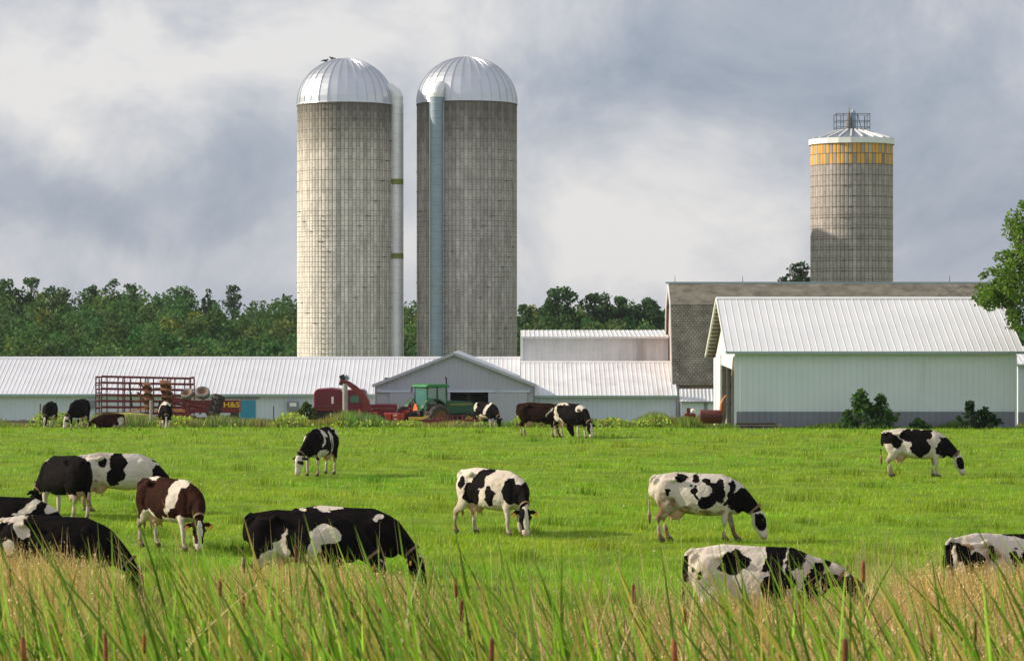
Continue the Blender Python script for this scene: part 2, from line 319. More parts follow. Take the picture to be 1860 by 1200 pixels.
def cow_mat(name, dark):
    m = bpy.data.materials.new(name); m.use_nodes = True; t = m.node_tree; L = t.links; b = t.nodes['Principled BSDF']
    b.inputs['Roughness'].default_value = .75; b.inputs['Specular IOR Level'].default_value = .03
    b.inputs['Sheen Weight'].default_value = .0
    def A(nm): return N(t, 'ShaderNodeAttribute', attribute_name=nm).outputs['Fac']
    tc = N(t, 'ShaderNodeTexCoord'); n = N(t, 'ShaderNodeTexNoise'); n.inputs['Scale'].default_value = 14; n.inputs['Detail'].default_value = 5; L.new(tc.outputs['Object'], n.inputs[0])
    ma = N(t, 'ShaderNodeMath', operation='MULTIPLY_ADD'); ma.inputs[1].default_value = .05; ma.inputs[2].default_value = -.025; L.new(n.outputs[0], ma.inputs[0])
    ad = N(t, 'ShaderNodeMath', operation='ADD'); L.new(A('coat'), ad.inputs[0]); L.new(ma.outputs[0], ad.inputs[1])
    st = N(t, 'ShaderNodeMapRange'); st.inputs[1].default_value = -.004; st.inputs[2].default_value = .006; L.new(ad.outputs[0], st.inputs[0])
    nd = N(t, 'ShaderNodeTexNoise'); nd.inputs['Scale'].default_value = 5; nd.inputs['Detail'].default_value = 6; L.new(tc.outputs['Object'], nd.inputs[0])
    dm = N(t, 'ShaderNodeMath', operation='MULTIPLY'); L.new(A('dirt'), dm.inputs[0])
    dr = N(t, 'ShaderNodeMapRange'); dr.inputs[1].default_value = .35; dr.inputs[2].default_value = .6; dr.inputs[3].default_value = .25; L.new(nd.outputs[0], dr.inputs[0]); L.new(dr.outputs[0], dm.inputs[1])
    w = N(t, 'ShaderNodeMix', data_type='RGBA'); w.inputs['A'].default_value = (.60, .53, .45, 1); w.inputs['B'].default_value = (.20, .125, .06, 1); L.new(dm.outputs[0], w.inputs['Factor'])
    w2 = N(t, 'ShaderNodeMix', data_type='RGBA'); L.new(A('pink'), w2.inputs['Factor']); L.new(w.outputs['Result'], w2.inputs['A']); w2.inputs['B'].default_value = (.52, .30, .20, 1)
    k = N(t, 'ShaderNodeMix', data_type='RGBA'); k.inputs['A'].default_value = (*dark, 1); k.inputs['B'].default_value = (dark[0] * 2.2 + .0015, dark[1] * 1.8 + .0005, dark[2] * 1.5, 1)
    rk = N(t, 'ShaderNodeMapRange'); rk.inputs[1].default_value = .4; rk.inputs[2].default_value = .75; L.new(nd.outputs[0], rk.inputs[0]); L.new(rk.outputs[0], k.inputs['Factor'])
    mx = N(t, 'ShaderNodeMix', data_type='RGBA'); L.new(st.outputs[0], mx.inputs['Factor']); L.new(w2.outputs['Result'], mx.inputs['A']); L.new(k.outputs['Result'], mx.inputs['B'])
    hf = N(t, 'ShaderNodeMix', data_type='RGBA'); L.new(A('hoof'), hf.inputs['Factor']); L.new(mx.outputs['Result'], hf.inputs['A']); hf.inputs['B'].default_value = (.10, .08, .05, 1)
    L.new(hf.outputs['Result'], b.inputs['Base Color'])
    nb = N(t, 'ShaderNodeTexNoise'); nb.inputs['Scale'].default_value = 60; L.new(tc.outputs['Object'], nb.inputs[0])
    bp = N(t, 'ShaderNodeBump'); bp.inputs['Strength'].default_value = .3; bp.inputs['Distance'].default_value = .01; L.new(nb.outputs[0], bp.inputs['Height'])
    n7 = N(t, 'ShaderNodeTexNoise'); n7.inputs['Scale'].default_value = 5.5; n7.inputs['Detail'].default_value = 3; L.new(tc.outputs['Object'], n7.inputs[0])
    b7 = N(t, 'ShaderNodeBump'); b7.inputs['Strength'].default_value = .55; b7.inputs['Distance'].default_value = .09; L.new(n7.outputs[0], b7.inputs['Height']); L.new(bp.outputs[0], b7.inputs['Normal']); L.new(b7.outputs[0], b.inputs['Normal'])
    return m
M['cow_black'] = cow_mat('black_and_white_coat', (.0045, .004, .0045))
M['cow_brown'] = cow_mat('brown_and_white_coat', (.020, .008, .0052))
M['cow_dark'] = cow_mat('dark_brown_coat', (.014, .007, .005))
M['collar'] = mat('worn_collar', (.20, .12, .07), .8)
M['tag'] = mat('ear_tag_orange', (.85, .32, .03), .5)
M['eye'] = mat('dark_eye', (.01, .008, .006), .15)
# ------------------------------------------------------------------ ground
def make_ground():
    ys = np.concatenate([np.arange(6, 30, 1.0), np.arange(30, 140, .5), np.arange(140, 460, 5), [600, 900, 1500, 3000]])
    xs = np.concatenate([[-2500, -900, -400, -200, -120, -80], np.arange(-50, 50, .6), [60, 80, 120, 200, 400, 900, 2500]])
    ys = np.concatenate([[-300, -50, 0, 3], ys])
    X, Y = np.meshgrid(xs, ys); Z = gz(X, Y); V = np.stack([X.ravel(), Y.ravel(), Z.ravel()], 1)
    ny, nx = X.shape; I = np.arange(ny * nx).reshape(ny, nx)
    Fc = np.stack([I[:-1, :-1].ravel(), I[:-1, 1:].ravel(), I[1:, 1:].ravel(), I[1:, :-1].ravel()], 1)
    o = npmesh('ground', V, Fc, M['ground'], smooth=True); tag(o, 'green pasture ground running under the herd to the farm', 'ground', kind='structure')
make_ground()
# ------------------------------------------------------------------ buildings
def gable_roof(th, x0, x1, yf, yr, yb, ze, zr, m, pitch=.29, zb=None, name='roof', ov=0, rib=(.020, .05)):
    """roof with its ridge along x: front slope and back slope as slabs with ribs"""
    zb = ze if zb is None else zb
    mb = MB()
    mb.ribbed((x0, yf, ze), (x1, yf, ze), (x1, yr, zr), (x0, yr, zr), pitch, rib[0], rib[1], back=.08)
    mb.ribbed((x1, yb, zb), (x0, yb, zb), (x0, yr + .004, zr), (x1, yr + .004, zr), pitch * 2, rib[0], rib[1], back=.08)
    o = mb.build(name, m, th)
    r = MB(); r.prism([(yr - .22, zr - .055), (yr, zr + .06), (yr + .22, zr - .055)], 'x', x0 - .02, x1 + .02); r.build('ridge_cap', m, th)
    return o
def barn_long():
    s = 28.0; y0 = SY(s); x0 = -40.0; x1 = (945 - 930) / 27.6; g = gzf(-10, y0)
    ze = CAMZ - (716 - HOR) / s; yr = y0 + 5.6; zr = CAMZ - (649 - HOR) / (F / yr)
    t = thing('long_barn', 'long low pale barn with bright ribbed metal roof on the left', 'barn', ((x0 + x1) / 2, y0, g))
    w = MB(); w.box((x0, y0 + .1, g - .5), (x1, y0 + 11, ze - .04)); w.ribbed((x0, y0 + .1 - .031, g - .3), (x1, y0 + .1 - .031, g - .3), (x1, y0 + .069, ze - .07), (x0, y0 + .069, ze - .07), .3, .025, .05)
    w.build('wall', M['wall_pale'], t)
    gable_roof(t, x0 - .3, x1, y0 - .25, yr, yr + 5.7, ze, zr, M['roof'])
    e = MB(); e.box((x0, y0 - .31, ze - .12), (x1, y0 - .262, ze + .03)); e.build('eave_trim', M['trim_blue'], t)
    a = P(436, 727, s); b = P(464, 762, s)
    d = MB(); d.box((a.x, y0 - .04, b.z - .4), (b.x, y0 + .03, a.z)); d.build('door', M['blue'], t)['label'] = 'bright blue sliding door'
    d = MB(); a = P(400, 723, s); d.box((a.x, y0 - .09, a.z - .03), (P(470, 0, s).x, y0 - .0, a.z + .05)); d.build('door_track', M['wall_low'], t)
    a = P(522, 729, s); b = P(543, 746, s)
    f = MB(); f.box((a.x, y0 - .35, b.z), (b.x, y0 + .02, a.z)); fo = f.build('ventilation_box', M['wall_low'], t)
    f = MB(); f.box((a.x + .18, y0 - .375, b.z + .3), (b.x - .14, y0 - .352, a.z - .07)); f.build('panel', M['trim'], fo)
    a = P(160, 727, s); f = MB(); f.box((a.x, y0 - .2, a.z - .5), (a.x + .45, y0 + .02, a.z)); f.build('ventilation_box', M['wall_low'], t)
barn_long()
def barn_right():
    s = 29.3; y0 = SY(s); x0 = (945 - 930) / 27.6 + .02; x1 = (1231 - 930) / s; g = gzf(5, y0)
    ze = CAMZ - (718.5 - HOR) / s; yr = y0 + 5.6; zr = CAMZ - (657 - HOR) / (F / yr)
    t = thing('low_barn', 'low pale barn with streaked ribbed roof right of the gabled shed', 'barn', ((x0 + x1) / 2, y0, g))
    w = MB(); w.box((x0, y0 + .1, g - .5), (x1 - .1, y0 + 11, ze - .04)); w.ribbed((x0, y0 + .069, g - .3), (x1 - .1, y0 + .069, g - .3), (x1 - .1, y0 + .069, ze - .07), (x0, y0 + .069, ze - .07), .3, .025, .05)
    w.build('wall', M['wall_pale'], t)
    gable_roof(t, x0, x1, y0 - .25, yr, yr + 5.6, ze, zr, M['roof_old'], rib=(.02, .06))
    e = MB(); e.box((x0, y0 - .31, ze - .10), (x1, y0 - .262, ze + .03)); e.build('eave_trim', M['trim_blue'], t)
    # upper annex
    s2 = 28.0; ya = SY(s2); xa = (946 - 930) / s2; xb = 10.15; zt = CAMZ - (599.5 - HOR) / 27.2; zw = CAMZ - (612 - HOR) / s2
    t2 = thing('annex', 'tall white annex with mildewed wall and flat overhanging roof beside the shingled barn', 'building', ((xa + xb) / 2, ya, gzf(5, ya)))
    w = MB(); w.box((xa, ya, -4.2), (xb, ya + 8, zw)); w.ribbed((xa + .2, ya - .031, .6), (xb, ya - .031, .6), (xb, ya - .031, zw - .02), (xa + .2, ya - .031, zw - .02), .28, .02, .05); w.build('wall', M['stained'], t2)
    r = MB(); r.ribbed((xa, ya - .5, zw + .03), (xb, ya - .5, zw + .03), (xb, ya + 5, zt), (xa, ya + 5, zt), .3, .03, .06, back=.12); r.build('roof', M['roof_old'], t2)
    r = MB(); r.box((xa - .02, ya - .06, 1.0), (xa + .16, ya - .002, zw)); r.build('corner_board', M['trim'], t2)
barn_right()
def gable_shed():
    s = 29.5; y0 = SY(s); yb = y0 + 14; g = gzf(-3, y0)
    xl, xr = (681 - 930) / s, (970 - 930) / s; xc = (825 - 930) / s; ze = CAMZ - (697 - HOR) / s; za = CAMZ - (641 - HOR) / s
    t = thing('gabled_shed', 'grey gable fronted machine shed with an open dark doorway', 'shed', (xc, y0, g))
    dx0, dx1 = (818 - 930) / s, (887 - 930) / s; dz = CAMZ - (712 - HOR) / s; zt = CAMZ - (709 - HOR) / s
    def rib_panel(mb, a, b, z0, z1a, z1b): mb.ribbed((a, y0 - .03, z0), (b, y0 - .03, z0), (b, y0 - .03, z1b), (a, y0 - .03, z1a), .28, .02, .05)
    w = MB()
    w.prism([(xl, dz + .02), (xr, dz + .02), (xr, ze), (xc, za), (xl, ze)], 'y', y0, y0 + .12)
    w.box((xl, y0, g - .4), (dx0, y0 + .12, dz + .018)); w.box((dx1, y0, g - .4), (xr, y0 + .12, dz + .018))
    w.box((xl, y0 + .122, g - .4), (xl + .1, yb, ze)); w.box((xr - .1, y0 + .122, g - .4), (xr, yb, ze))
    rib_panel(w, xl, xc, dz + .05, ze - .03, za - .05); rib_panel(w, xc, xr, dz + .05, za - .05, ze - .03)
    w.build('wall', M['wall_grey'], t)
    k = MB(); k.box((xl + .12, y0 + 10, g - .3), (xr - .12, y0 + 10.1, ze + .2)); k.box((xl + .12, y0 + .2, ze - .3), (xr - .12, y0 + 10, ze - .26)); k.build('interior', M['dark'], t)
    # sliding doors, one mesh each
    for a, b in (((708 - 930) / s, dx0 - .02), (dx1, (958 - 930) / s)):
        d = MB(); d.box((a, y0 - .13, g - .1), (b, y0 - .09, dz - .02)); d.ribbed((a, y0 - .122, g - .1), (b, y0 - .122, g - .1), (b, y0 - .122, dz - .02), (a, y0 - .122, dz - .02), .28, .02, .05)
        d.build('sliding_door', M['wall_grey'], t)
    d = MB(); d.box((xl + .02, y0 - .16, dz), (xr - .25, y0 - .052, zt + .02)); d.build('door_track', M['wall_pale'], t)
    d = MB(); d.cyl((dx0 + 1.1, y0 + 2, g), (dx0 + 1.1, y0 + 2, dz), .13); d.build('post', M['stud'], t)
    r = MB()
    for x_, sgn in ((xl - .15, -1), (xr + .15, 1)):
        zz = ze - .09
        A, B, C, D = ((x_, yb, zz), (x_, y0 - .3, zz), (xc, y0 - .3, za), (xc, yb, za))
        if sgn > 0: A, B, C, D = B, A, D, C
        r.ribbed(A, B, C, D, .33, .035, .07, back=.08)
    r.build('roof', M['roof'], t)
    r = MB()
    for x_ in (xl - .15, xr + .15):
        r.bar((x_, y0 - .33, ze - .12), (xc, y0 - .33, za - .03), .05, .17)
    r.build('rake_trim', M['trim_blue'] if False else M['wall_grey'], t)
    for xx in (xl + .05, xr): r = MB(); r.cyl((xx, y0 - .2, g), (xx, y0 - .2, ze - .2), .05); r.build('downpipe', M['wall_low'], t)
gable_shed()
def gambrel():
    x0, x1 = 10.2, 31.5; ye = SY(29.0); yk = 174.3; yr = 176.6; g = gzf(15, ye)
    zr = CAMZ + (HOR - 518) / (F / yr); zk = CAMZ + (HOR - 556) / (F / yk); ze = CAMZ - (700 - HOR) / 29.0
    t = thing('gambrel_barn', 'big old barn with a mossy brown shingled gambrel roof', 'barn', ((x0 + x1) / 2, ye, g))
    prof = [(ye, ze), (yk, zk), (yr, zr), (2 * yr - yk, zk), (2 * yr - ye, ze)]
    r = MB()
    for i in range(4):
        (ya, za), (yb, zb) = prof[i], prof[i + 1]; d = Vector((0, yb - ya, zb - za)).normalized(); n = Vector((0, -d.z, d.y)) * .12
        r.prism([(ya, za), (yb, zb), (yb + n.y, zb + n.z), (ya + n.y, za + n.z)], 'x', x0 - .15, x1 + .3)
    ro = r.build('roof', M['shingle'], t)
    r = MB(); r.bar((x0 - .35, yr, zr + .16), (x1 + .4, yr, zr + .16), .12, .12); r.build('ridge_cap', M['trim_blue'], ro)
    for px in (1226, 1349, 1585, 1725):
        x = (px - 930) / (F / yr); q = MB(); q.cyl((x, yr, zr + .2), (x, yr, zr + .62), .022, .01, 6); q.build('lightning_rod', M['black'], ro)
    w = MB(); w.prism([(ye + .5, g - .4), (2 * yr - ye - .5, g - .4), (2 * yr - ye - .5, ze), (2 * yr - yk, zk - .1), (yr, zr - .1), (yk, zk - .1), (ye + .5, ze)], 'x', x0, x1); w.build('wall', M['brickpink'], t)
    w = MB()
    for i in range(4):
        (ya, za), (yb, zb) = prof[i], prof[i + 1]; w.bar((x0 - .19, ya, za), (x0 - .19, yb, zb), .06, .2)
    w.build('rake_board', M['trim'], t)
    # lean-to
    s = 29.3; y0 = SY(s) - .8; a, b = (1236 - 930) / s, (1300 - 930) / s; zt = CAMZ - (706 - HOR) / s; zm = CAMZ - (728 - HOR) / s
    t = thing('lean_to', 'small pale blue lean-to under the eave of the shingled barn', 'lean-to', ((a + b) / 2, y0, gzf(10, y0)))
    w = MB(); w.box((a, y0, -2.7), (b, y0 + 1.2, zm)); w.build('wall', M['wall_pale'], t)
    w = MB(); w.ribbed((a - .1, y0 - .2, zm), (b, y0 - .2, zm), (b, y0 + .55, zt), (a - .1, y0 + .55, zt), .22, .03, .06, back=.06); w.build('roof', M['roof_old'], t)
    w = MB(); w.box((a - .15, y0 - .22, zm - .07), (b, y0 - .16, zm - .015)); w.build('gutter', M['wall_low'], t)
    w = MB(); w.box(((1277 - 930) / s, y0 - .05, -2.6), ((1283 - 930) / s, y0 - .003, zm - .08)); w.build('door_post', M['wall_low'], t)
    w = MB(); w.box((a - .25, y0 - .1, -2.6), (a - .13, y0 + .1, zt + .2)); w.build('corner_post', M['wall_low'], t)
gambrel()
def pole_shed():
    y0 = 135.0; yr = 141.0; yb = 148.9; s = F / y0; g = gzf(15, y0) - .02
    x0 = (1335 - 930) / s; x1 = (1845.5 - 930) / s; rx0 = (1319.5 - 930) / (F / (y0 - .4)); rx1 = (1861 - 930) / (F / (y0 - .4))
    ze = CAMZ - (638 - HOR) / (F / (y0 - .4)); zr = CAMZ + (HOR - 541) / (F / yr); zb = ze - .35
    t = thing('pole_shed', 'large pale green metal shed with slate base and bright white ribbed roof', 'shed', ((x0 + x1) / 2, y0, g))
    zs = CAMZ - (747 - HOR) / s
    w = MB(); w.box((x0, y0, g - .5), (x1, y0 + .1, ze - .12))
    w.box((x1 - .1, y0 + .102, g - .5), (x1, yb - .3, zb - .2)); w.box((x0, yb - .4, g - .5), (x1 - .102, yb - .3, zb - .15))
    w.ribbed((x0, y0 - .031, zs), (x1, y0 - .031, zs), (x1, y0 - .031, ze - .13), (x0, y0 - .031, ze - .13), .30, .032, .035)
    w.prism([(y0 + .1, ze - .2), (yr, zr - .2), (yb - .4, zb - .15)], 'x', x1 - .1, x1 - .002)
    w.build('wall', M['wall_shed'], t)
    w = MB(); w.ribbed((x0, y0 - .04, g - .4), (x1, y0 - .04, g - .4), (x1, y0 - .04, zs - .012), (x0, y0 - .04, zs - .012), .30, .032, .035); w.build('wainscot', M['wall_low'], t)
    for xa_, xb_ in ((x0 - .05, x0 + .07), (x1 - .07, x1 + .03)): w = MB(); w.box((xa_, y0 - .09, g), (xb_, y0 - .0735, ze - .2)); w.build('corner_trim', M['wall_shed'], t)
    gable_roof(t, rx0, rx1, y0 - .4, yr, yb, ze, zr, M['roof_white'], pitch=.345, zb=zb, rib=(.016, .035))
    w = MB(); w.box((rx0, y0 - .46, ze - .13), (rx1, y0 - .41, ze + .0)); w.build('gutter', M['trim_blue'], t)
    # underside purlins and rake boards at the left overhang
    w = MB()
    for i in range(15):
        f = (i + .5) / 15; y = yr + (yb - yr) * f; z = zr + (zb - zr) * f - .16; w.box((rx0 + .06, y - .12, z - .06), (x0 + .35, y + .12, z + .02))
    w.box((rx0 + .08, yr, zr - .3), (rx0 + .12, yr + .2, zr - .1))
    w.build('purlins', M['purlin'], t)
    w = MB(); w.bar((rx0 - .03, yr, zr - .05), (rx0 - .03, yb, zb - .05), .05, .15); w.bar((rx0 - .03, y0 - .4, ze - .05), (rx0 - .03, yr, zr - .05), .04, .14); w.build('rake_board', M['trim'], t)
    # left gable end: open bay in front, white doors behind
    w = MB(); w.prism([(y0 + .1, ze - .95), (yb - .3, zb - .35), (yb - .3, zb - .15), (yr, zr - .22), (y0 + .1, ze - .2)], 'x', x0 + .02, x0 + .1); w.build('gable', M['trim'], t)
    for ya, yb_ in ((143.8, 146.6), (147.0, 148.5)):
        d = MB(); d.box((x0 - .06 - (.25 if ya > 147 else 0), ya, g - .3), (x0 + .05, yb_, zb + (.1 if ya < 147 else -.1))); d.build('sliding_door', M['trim'], t)
    for y in (y0 + .2, 138.2, 141.4, 143.75): w = MB(); w.box((x0 + .11, y, g - .3), (x0 + .26, y + .16, ze - .2)); w.build('post', M['stud'], t)
    for z in (g + .8, g + 1.7, g + 2.6):
        w = MB(); w.box((x0 + .2, yb - .5, z), (x1 - .2, yb - .41, z + .12)); w.build('girt', M['stud'], t)
        w = MB(); w.box((x0 + .3, y0 + .105, z), (x1 - .2, y0 + .2, z + .12)); w.build('girt', M['stud'], t)
    w = MB(); w.box((x0 + 2.2, y0 + .3, g - .1), (x0 + 2.3, yb - .7, ze - .4)); w.build('partition', M['wall_low'], t)
    w = MB(); w.bar((x0 - .06, y0 - .05, ze - .3), (x0 - .06, y0 + .9, ze - 1.2), .1, .1); w.build('brace', M['brickpink'], t)
    # far right neighbour
    s2 = 33.0; yy = SY(s2); a = (1849 - 930) / s2; g2 = gzf(28, yy); ze2 = CAMZ - (661 - HOR) / s2
    t = thing('small_shed', 'pale shed with slate base cut off at the right edge', 'shed', (a + 4, yy, g2))
    w = MB(); w.box((a, yy, g2 - .4), (a + 9, yy + 7, ze2)); w.ribbed((a, yy - .031, CAMZ - (748 - HOR) / s2), (a + 9, yy - .031, CAMZ - (748 - HOR) / s2), (a + 9, yy - .031, ze2 - .02), (a, yy - .031, ze2 - .02), .3, .02, .05); w.build('wall', M['wall_shed'], t)
    w = MB(); w.ribbed((a, yy - .031, g2 - .4), (a + 9, yy - .031, g2 - .4), (a + 9, yy - .031, CAMZ - (748.5 - HOR) / s2), (a, yy - .031, CAMZ - (748.5 - HOR) / s2), .3, .02, .05); w.build('wainscot', M['wall_low'], t)
    gable_roof(t, a - .35, a + 9.5, yy - .35, yy + 3.5, yy + 7.3, ze2, ze2 + .9, M['roof'])
pole_shed()
# ------------------------------------------------------------------ silos
def staves(R_, N_, z0, z1, pitch, base, dark_top=0, checker=None, cx=0, cy=0, seed=1):
    r = np.random.default_rng(seed); V = []; Fc = []; C = []
    tone = 1 + r.normal(0, .09, N_)
    for k in range(N_):
        a0 = 2 * math.pi * k / N_; da = 2 * math.pi / N_; g = .055 * da
        off = pitch / 2 if k % 2 and not checker else 0
        z = z0 - off; j = 0
        while z < z1 - .02:
            zb = max(z, z0); zt = min(z + pitch, z1)
            if zt - zb > .03:
                prof = [(a0 + g, R_ - .022), (a0 + da * .25, R_), (a0 + da * .75, R_), (a0 + da - g, R_ - .022)]
                o = len(V)
                for zz in (zb + .009, zt - .009):
                    for a, rr in prof: V.append((cx + rr * math.cos(a), cy + rr * math.sin(a), zz))
                Fc += [(o + i, o + i + 1, o + 5 + i, o + 4 + i) for i in range(3)]
                h = (zt - z0) / (z1 - z0)
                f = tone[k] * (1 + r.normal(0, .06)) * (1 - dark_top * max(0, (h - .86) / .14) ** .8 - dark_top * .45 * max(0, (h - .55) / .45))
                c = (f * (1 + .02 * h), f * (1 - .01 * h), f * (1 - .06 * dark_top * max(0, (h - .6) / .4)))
                if checker:
                    # two rows of painted staves: yellow with every third left bare
                    row = 0 if zb > z1 - pitch * 1.0 - .06 else 1
                    if k % 5 not in ((0, 2) if row else (1, 4)): c = (1.9, 1.12, .24)
                C += [c] * 8
            z += pitch; j += 1
    return V, Fc, C
def make_silo(px, s, pr, ytop, yapex, name, label, m, dark_top, chute, seed, hoops_double=True):
    y = SY(s); cx = (px - 930) / s; Rr = pr / s; g = gzf(cx, y) - .2; zt = CAMZ + (HOR - ytop) / s; za = CAMZ + (HOR - yapex) / s
    t = thing(name, label, 'silo', (cx, y, g))
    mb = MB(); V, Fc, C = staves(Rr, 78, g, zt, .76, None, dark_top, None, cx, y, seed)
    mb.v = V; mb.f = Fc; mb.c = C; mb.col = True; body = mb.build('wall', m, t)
    b = MB(); b.lathe([(Rr - .025, g), (Rr - .025, zt)], 78, (cx, y, 0)); b.build('joints', M['joint'], body)
    h = MB(); z = g + .2; k = 0
    while z < zt - .1:
        double = z < g + (zt - g) * .66
        h.lathe([(Rr + .002, z), (Rr + .018, z), (Rr + .018, z + .018), (Rr + .002, z + .018)], 60, (cx, y, 0))
        a = -1.75 - .11 * (k % 17) if k % 2 else -1.3 + .09 * (k % 13)
        if k % 2 == 0 or z > g + 8:
            c_, s_ = math.cos(a), math.sin(a); p = Vector((cx + (Rr + .035) * c_, y + (Rr + .035) * s_, z)); q = Vector((-s_, c_, 0)) * .16
            h.bar(p - q, p + q, .05, .05)
        if double: a2 = -2.0; p = Vector((cx + (Rr + .035) * math.cos(a2), y + (Rr + .035) * math.sin(a2), z)); q = Vector((-math.sin(a2), math.cos(a2), 0)) * .09; h.bar(p - q, p + q, .04, .04)
        z += .38 if double else .76; k += 1
    h.build('hoops', M['hoop'], t)
    # dome of 28 gores with raised seams
    Ng = 30; Hd = za - zt; prof = [(Rr * 1.005 * math.cos(u), zt + .05 + (Hd - .05) * math.sin(u)) for u in [math.pi / 2 * i / 12 for i in range(12)]] + [(.35, za - .04)]
    d = MB(); d.lathe([(Rr * 1.012, zt - .03)] + prof, Ng, (cx, y, 0)); dome = d.build('dome', M['alu'], t)
    sm = MB()
    for i in range(Ng):
        a = 2 * math.pi * i / Ng
        for (r0, z0), (r1, z1) in zip(prof[:-1], prof[1:]):
            sm.bar((cx + r0 * math.cos(a), y + r0 * math.sin(a), z0), (cx + r1 * math.cos(a), y + r1 * math.sin(a), z1), .055, .09)
    sm.build('seams', M['alu'], dome)
    c = MB(); c.lathe([(.72, za - .12), (.66, za - .03), (.2, za + .10), (.02, za + .14)], 20, (cx, y, 0)); c.build('cap', M['alu_white'], dome)
    rg = MB(); rg.lathe([(Rr + .0, zt - .14), (Rr + .04, zt - .14), (Rr + .04, zt - .035), (Rr, zt - .035)], 78, (cx, y, 0)); rg.build('rim', M['joint'], t)
    # chute
    cpx, cr, ch_top, cm, bands = chute; ox = (cpx - px) / s; rad = Rr + cr * .55; oy = -math.sqrt(max(.01, rad * rad - ox * ox)); ccx, ccy = cx + ox, y + oy
    c = MB(); zc = CAMZ + (HOR - ch_top) / s
    prof = []; z = g
    while z < zc: prof += [(cr, z), (cr, z + .42), (cr + .018, z + .44), (cr + .018, z + .47)]; z += .5
    c.lathe(prof, 22, (ccx, ccy, 0)); co = c.build('chute', cm, t, smooth=False)
    ztop = z
    # hood bends back into the dome
    hd = MB(); dirv = Vector((cx - ccx, y - ccy, 0)).normalized(); pts = []
    up = [(0, ztop - .06, 1.03), (0, ztop + .25, 1.05), (.18, ztop + .62, 1.0), (.55, ztop + .85, .9), (1.3, ztop + .95, .75)]
    rings = []
    for dd, zz, kk in up:
        for i in range(18):
            a = 2 * math.pi * i / 18; t_ = min(1, dd / .7) * 1.2
            lx = math.cos(a) * cr * kk; ly = math.sin(a) * cr * kk
            side = Vector((-dirv.y, dirv.x, 0))
            rings.append(Vector((ccx, ccy, zz)) + dirv * (dd + ly * math.cos(t_)) + side * lx - Vector((0, 0, 1)) * ly * math.sin(t_))
    hd.add(rings, [(j * 18 + i, j * 18 + (i + 1) % 18, (j + 1) * 18 + (i + 1) % 18, (j + 1) * 18 + i) for j in range(4) for i in range(18)] + [tuple(range(72, 90))])
    hd.build('hood', M['alu_white'], co)
    for bp in bands:
        zz = CAMZ + (HOR - bp) / s; q = MB(); q.lathe([(cr, zz - .22), (cr + .03, zz - .22), (cr + .03, zz + .2), (cr, zz + .2)], 22, (ccx, ccy, 0)); q.build('band', M['green_band'], co)
    lad = MB()
    for dxx in (-1, 1):
        x = ccx + dxx * (cr + .03); lad.box((x - .02, ccy - .02, g), (x + .02, ccy + .02, zc - .1))
    lad.build('edge_rail', M['alu_white'], co)
    return t, cx, y, Rr, zt, za
siloL = make_silo(627.5, 24.0, 87.5, 191, 107, 'silo', 'tall concrete stave silo with ribbed metal dome, left of the two, sunlit', M['stave'], .52, (720.5, .50, 188, M['chute_white'], (331, 465)), 3)
siloR = make_silo(848.0, 24.0, 91, 189, 104, 'silo', 'tall grey silo with blue-grey chute on its front, shaded by its neighbour', M['stave_dark'], .42, (795.5, .50, 190, M['chute_blue'], ()), 5)
